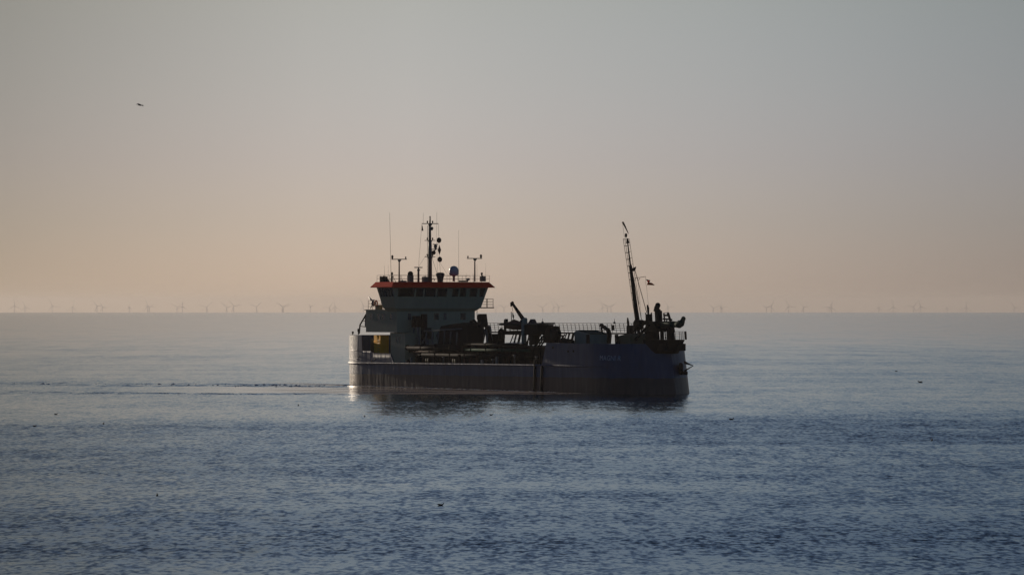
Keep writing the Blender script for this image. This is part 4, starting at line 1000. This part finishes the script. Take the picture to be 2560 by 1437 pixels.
TUR_LABELS = ['hazy turbine first from the left edge of the horizon, one blade straight up', 'hazy turbine second from the left edge of the horizon, blade leaning left', 'hazy turbine third from the left edge of the horizon, blade leaning left', 'hazy turbine fourth from the left edge of the horizon, one blade straight up', 'hazy turbine fifth from the left edge of the horizon, blade leaning left', 'hazy turbine sixth from the left edge of the horizon, blade leaning left', 'hazy turbine seventh from the left edge of the horizon, one blade straight up', 'hazy turbine eighth from the left edge of the horizon, blade leaning left', 'hazy turbine ninth from the left edge of the horizon, one blade straight down', 'hazy turbine tenth from the left edge of the horizon, one blade straight down', 'hazy turbine eleventh from the left edge of the horizon, one blade straight up', 'hazy turbine twelfth from the left edge of the horizon, blade leaning right', 'hazy turbine thirteenth from the left edge of the horizon, blade leaning left', 'hazy turbine fourteenth from the left edge of the horizon, blade leaning left', 'hazy turbine fifteenth from the left edge of the horizon, blade leaning right', 'hazy turbine sixteenth from the left edge of the horizon, one blade straight down', 'hazy turbine seventeenth from the left edge of the horizon, one blade straight down', 'hazy turbine eighteenth from the left edge of the horizon, one blade straight down', 'hazy turbine nineteenth from the left edge of the horizon, blade leaning right', 'hazy turbine twentieth from the left edge of the horizon, one blade straight up', 'hazy turbine twenty-first from the left edge of the horizon, blade leaning left', 'hazy turbine first to the right of the wheelhouse, one blade straight down', 'hazy turbine second to the right of the wheelhouse, one blade straight down', 'hazy turbine third to the right of the wheelhouse, one blade straight down', 'hazy turbine fourth to the right of the wheelhouse, blade leaning left', 'hazy turbine fifth to the right of the wheelhouse, blade leaning left', 'hazy turbine sixth to the right of the wheelhouse, blade leaning left', 'hazy turbine seventh to the right of the wheelhouse, one blade straight down', 'hazy turbine eighth to the right of the wheelhouse, one blade straight down', 'hazy turbine ninth to the right of the wheelhouse, blade leaning left', 'hazy turbine sixteenth from the right edge of the horizon, one blade straight down', 'hazy turbine fifteenth from the right edge of the horizon, one blade straight up', 'hazy turbine fourteenth from the right edge of the horizon, blade leaning left', 'hazy turbine thirteenth from the right edge of the horizon, one blade straight down', 'hazy turbine twelfth from the right edge of the horizon, blade leaning right', 'hazy turbine eleventh from the right edge of the horizon, blade leaning left', 'hazy turbine tenth from the right edge of the horizon, blade leaning left', 'hazy turbine ninth from the right edge of the horizon, blade leaning right', 'hazy turbine eighth from the right edge of the horizon, one blade straight up', 'hazy turbine seventh from the right edge of the horizon, blade leaning right', 'hazy turbine sixth from the right edge of the horizon, one blade straight up', 'hazy turbine fifth from the right edge of the horizon, blade leaning right', 'hazy turbine fourth from the right edge of the horizon, blade leaning left', 'hazy turbine third from the right edge of the horizon, one blade straight up', 'hazy turbine second from the right edge of the horizon, one blade straight up', 'hazy turbine first from the right edge of the horizon, blade leaning left']
for i, (x, y, ang, yaw) in enumerate(TUR):
    if i == 0:
        r_, bl = T0, TBL
    else:
        r_ = T0.copy(); sc.collection.objects.link(r_); bl = []
        for p in TP: q = p.copy(); sc.collection.objects.link(q); q.parent = r_
        for p in TBL: q = p.copy(); sc.collection.objects.link(q); q.parent = r_; bl.append(q)
    r_.location = (x, y, sea_z(x, y)); r_.rotation_euler = (0, 0, rad(yaw) - math.atan2(x, y))
    for k, q in enumerate(bl): q.rotation_euler = (0, rad(ang + 120*k), 0)
    tag(r_, TUR_LABELS[i], 'wind turbine', 'wind turbines along the horizon')

# ------------------------------------------------------------------ birds
def grow(verts, edges, radii_, name, mat_, parent=None, lvl=1):
    me = bpy.data.meshes.new(name); me.from_pydata(verts, edges, []); me.materials.append(mat_)
    o = bpy.data.objects.new(name, me); sc.collection.objects.link(o)
    if parent is not None: o.parent = parent
    sk = o.modifiers.new('skin', 'SKIN')
    for v_, r_ in zip(me.skin_vertices[0].data, radii_): v_.radius = r_
    me.skin_vertices[0].data[0].use_root = True
    sb = o.modifiers.new('sub', 'SUBSURF'); sb.levels = lvl; sb.render_levels = lvl
    return o
def bake(o):
    dg = bpy.context.evaluated_depsgraph_get(); bpy.context.view_layer.update()
    me = bpy.data.meshes.new_from_object(o.evaluated_get(dg)); o.modifiers.clear(); o.data = me
    for p in me.polygons: p.use_smooth = True
    return o
def make_swimmer():
    root = empty('seabird')
    vs = [(0, 0, 0.04), (0.10, 0, 0.05), (0.16, 0, 0.10), (0.185, 0, 0.17), (0.21, 0, 0.20), (-0.12, 0, 0.06), (-0.22, 0, 0.10)]
    body = bake(grow(vs, [(0, 1), (1, 2), (2, 3), (3, 4), (0, 5), (5, 6)], [(.085, .075), (.07, .06), (.035, .035), (.028, .028), (.034, .034), (.065, .05), (.015, .012)], 'body', M['bird'], root))
    g = MB(); g.lathe((0.23, 0, 0.20), [(0.014, 0), (0.010, .03), (0.004, .06)], 6, (1, 0, -.15)); bk = g.build('beak', M['beak'], root)
    parts = [body, bk]
    for s_ in (-1, 1):
        g = MB(); g.hexa([(0.08, s_*.085, .06), (-.05, s_*.09, .05), (-.24, s_*.03, .12), (-.05, s_*.07, .13)], [(0.08, s_*.095, .06), (-.05, s_*.10, .05), (-.24, s_*.035, .12), (-.05, s_*.08, .13)])
        parts.append(g.build('wing', M['bird'], root))
    return root, parts
S0, SPT = make_swimmer()
SW = [(-4.7, 268.9, 8, 1.0, 'largest dark seabird resting on the ruffled water in the foreground, below the ship'), (-54.9, 491.1, 0, 1.0, 'small seabird on calm water at far left, highest of the three there'), (-51.9, 443.6, 5, 1.0, 'small dark seabird at far left, nearest the left edge and lowest of the left trio'), (-45.3, 452.5, 80, 1.0, 'small dark seabird seen end on, rightmost of the trio at left'), (-28.0, 534.7, 95, 1.1, 'dark seabird seen end on, below the wake left of the stern'), (-17.4, 481.5, 85, 1.0, 'dark upright speck of a seabird just below the stern of the ship'), (-2.5, 488.4, 0, 1.0, 'small dark seabird floating below the middle of the ship'), (25.2, 469.0, 0, 1.35, 'long bodied seabird with raised head just below and right of the bow'), (69.2, 691.7, 180, 1.9, 'dark seabird on the far calm water right of the bow'), (40.9, 397.4, 85, 1.2, 'dark seabird seen end on in the blue ruffled water at right'), (-24.6, 282.9, 95, 0.9, 'dark seabird seen end on in the lower left foreground water'), (76.0, 807.1, 0, 1.2, 'tiny seabird far off on the pale water, beyond the larger one right of the bow')]
for i, (x, y, rz, s_, lab) in enumerate(SW):
    if i == 0: r_ = S0
    else:
        r_ = S0.copy(); sc.collection.objects.link(r_)
        for p in SPT: q = p.copy(); sc.collection.objects.link(q); q.parent = r_
    r_.location = (x, y, sea_z(x, y) + 0.0); r_.rotation_euler = (0, 0, rad(rz)); r_.scale = (s_, s_, s_)
    tag(r_, lab, 'seabird', 'seabirds resting on the water')
# bird in flight
fb = empty('flying_seabird', (-39.2, 430.0, 34.2), rad(0), label='dark seabird in flight with wings swept down, alone in the sky at upper left', cat='seabird')
body = bake(grow([(0, 0, 0), (-.12, 0, .02), (-.22, 0, .03), (-.29, 0, .0), (.14, 0, -.01), (.3, 0, -.03)], [(0, 1), (1, 2), (2, 3), (0, 4), (4, 5)], [(.075, .07), (.06, .06), (.045, .045), (.02, .02), (.05, .045), (.03, .012)], 'body', M['bird'], fb))
for s_, pts in ((-1, [(-.05, 0, .03), (-.22, -.22, .15), (-.42, -.40, .03)]), (1, [(.02, 0, .02), (.20, .25, .03), (.28, .45, -.14)])):
    g = MB(); a_, b__, c = [Vector(p) for p in pts]; w_ = Vector((.17, 0, 0))
    top = [a_ - w_*.3, b__ - w_*.3, c, b__ + w_*.7, a_ + w_]
    g.hexa(top, [p + Vector((0, 0, .02)) for p in top]); g.build('wing', M['bird'], fb)

# ------------------------------------------------------------------ wake foam: crests along the wake rows and the waterline
mb = MB()
def fleck(x, y, sx, sy, h_):
    n1 = 7; z = sea_z(x, y); ring = []
    for k in range(n1):
        a = 2*math.pi*k/n1; q = rnd.uniform(.6, 1.2); ring.append((x + sx*q*math.cos(a), y + sy*q*math.sin(a), z - 0.01))
    mb.add(ring + [(x + rnd.uniform(-.2, .2)*sx, y, z + h_)], [(k, (k+1) % n1, n1) for k in range(n1)])
for i in range(130):
    x = -27 - abs(rnd.gauss(0, 20)); y = 650 - 0.42*x + rnd.gauss(0, 4.5); s_ = rnd.uniform(.05, .2) if rnd.random() < .8 else rnd.uniform(.2, .42); fleck(x, y, s_*1.3, s_*1.5, s_*.6)
for i in range(60):
    x = -27 - abs(rnd.gauss(0, 26)); y = 597 - 0.22*x + rnd.gauss(0, 2.5); s_ = rnd.uniform(.05, .18); fleck(x, y, s_*1.5, s_*1.5, s_*.45)
for i in range(220):
    u = -1 + rnd.random()**1.3*64; v = -hb(u, 0)[0] - .1 - abs(rnd.gauss(0, .5)); p = shipM @ Vector((u, v, 0)); s_ = rnd.uniform(.08, .3); fleck(p.x, p.y, s_*2, s_*2, s_*.3)
tag(mb.build('wake_foam', M['foam']), 'white foam flecks along the wake and waterline left by the dredger', kind='stuff')

# ------------------------------------------------------------------ evening haze
mb = MB(); mb.box(-43500, 43500, -43500, 43500, -149, 76)
hz = mb.build('haze', None); hz.data.materials.clear()
m = bpy.data.materials.new('haze_air'); m.use_nodes = True; n = m.node_tree.nodes; l = m.node_tree.links
for x in list(n):
    if x.type == 'BSDF_PRINCIPLED': n.remove(x)
pv = n.new('ShaderNodeVolumePrincipled'); pv.inputs['Color'].default_value = (0.82, 0.78, 0.77, 1); pv.inputs['Density'].default_value = 0.00003; pv.inputs['Anisotropy'].default_value = 0.4
l.new(pv.outputs[0], n['Material Output'].inputs['Volume'])
hz.data.materials.append(m); tag(hz, kind='stuff')
hz.display_type = 'WIRE'
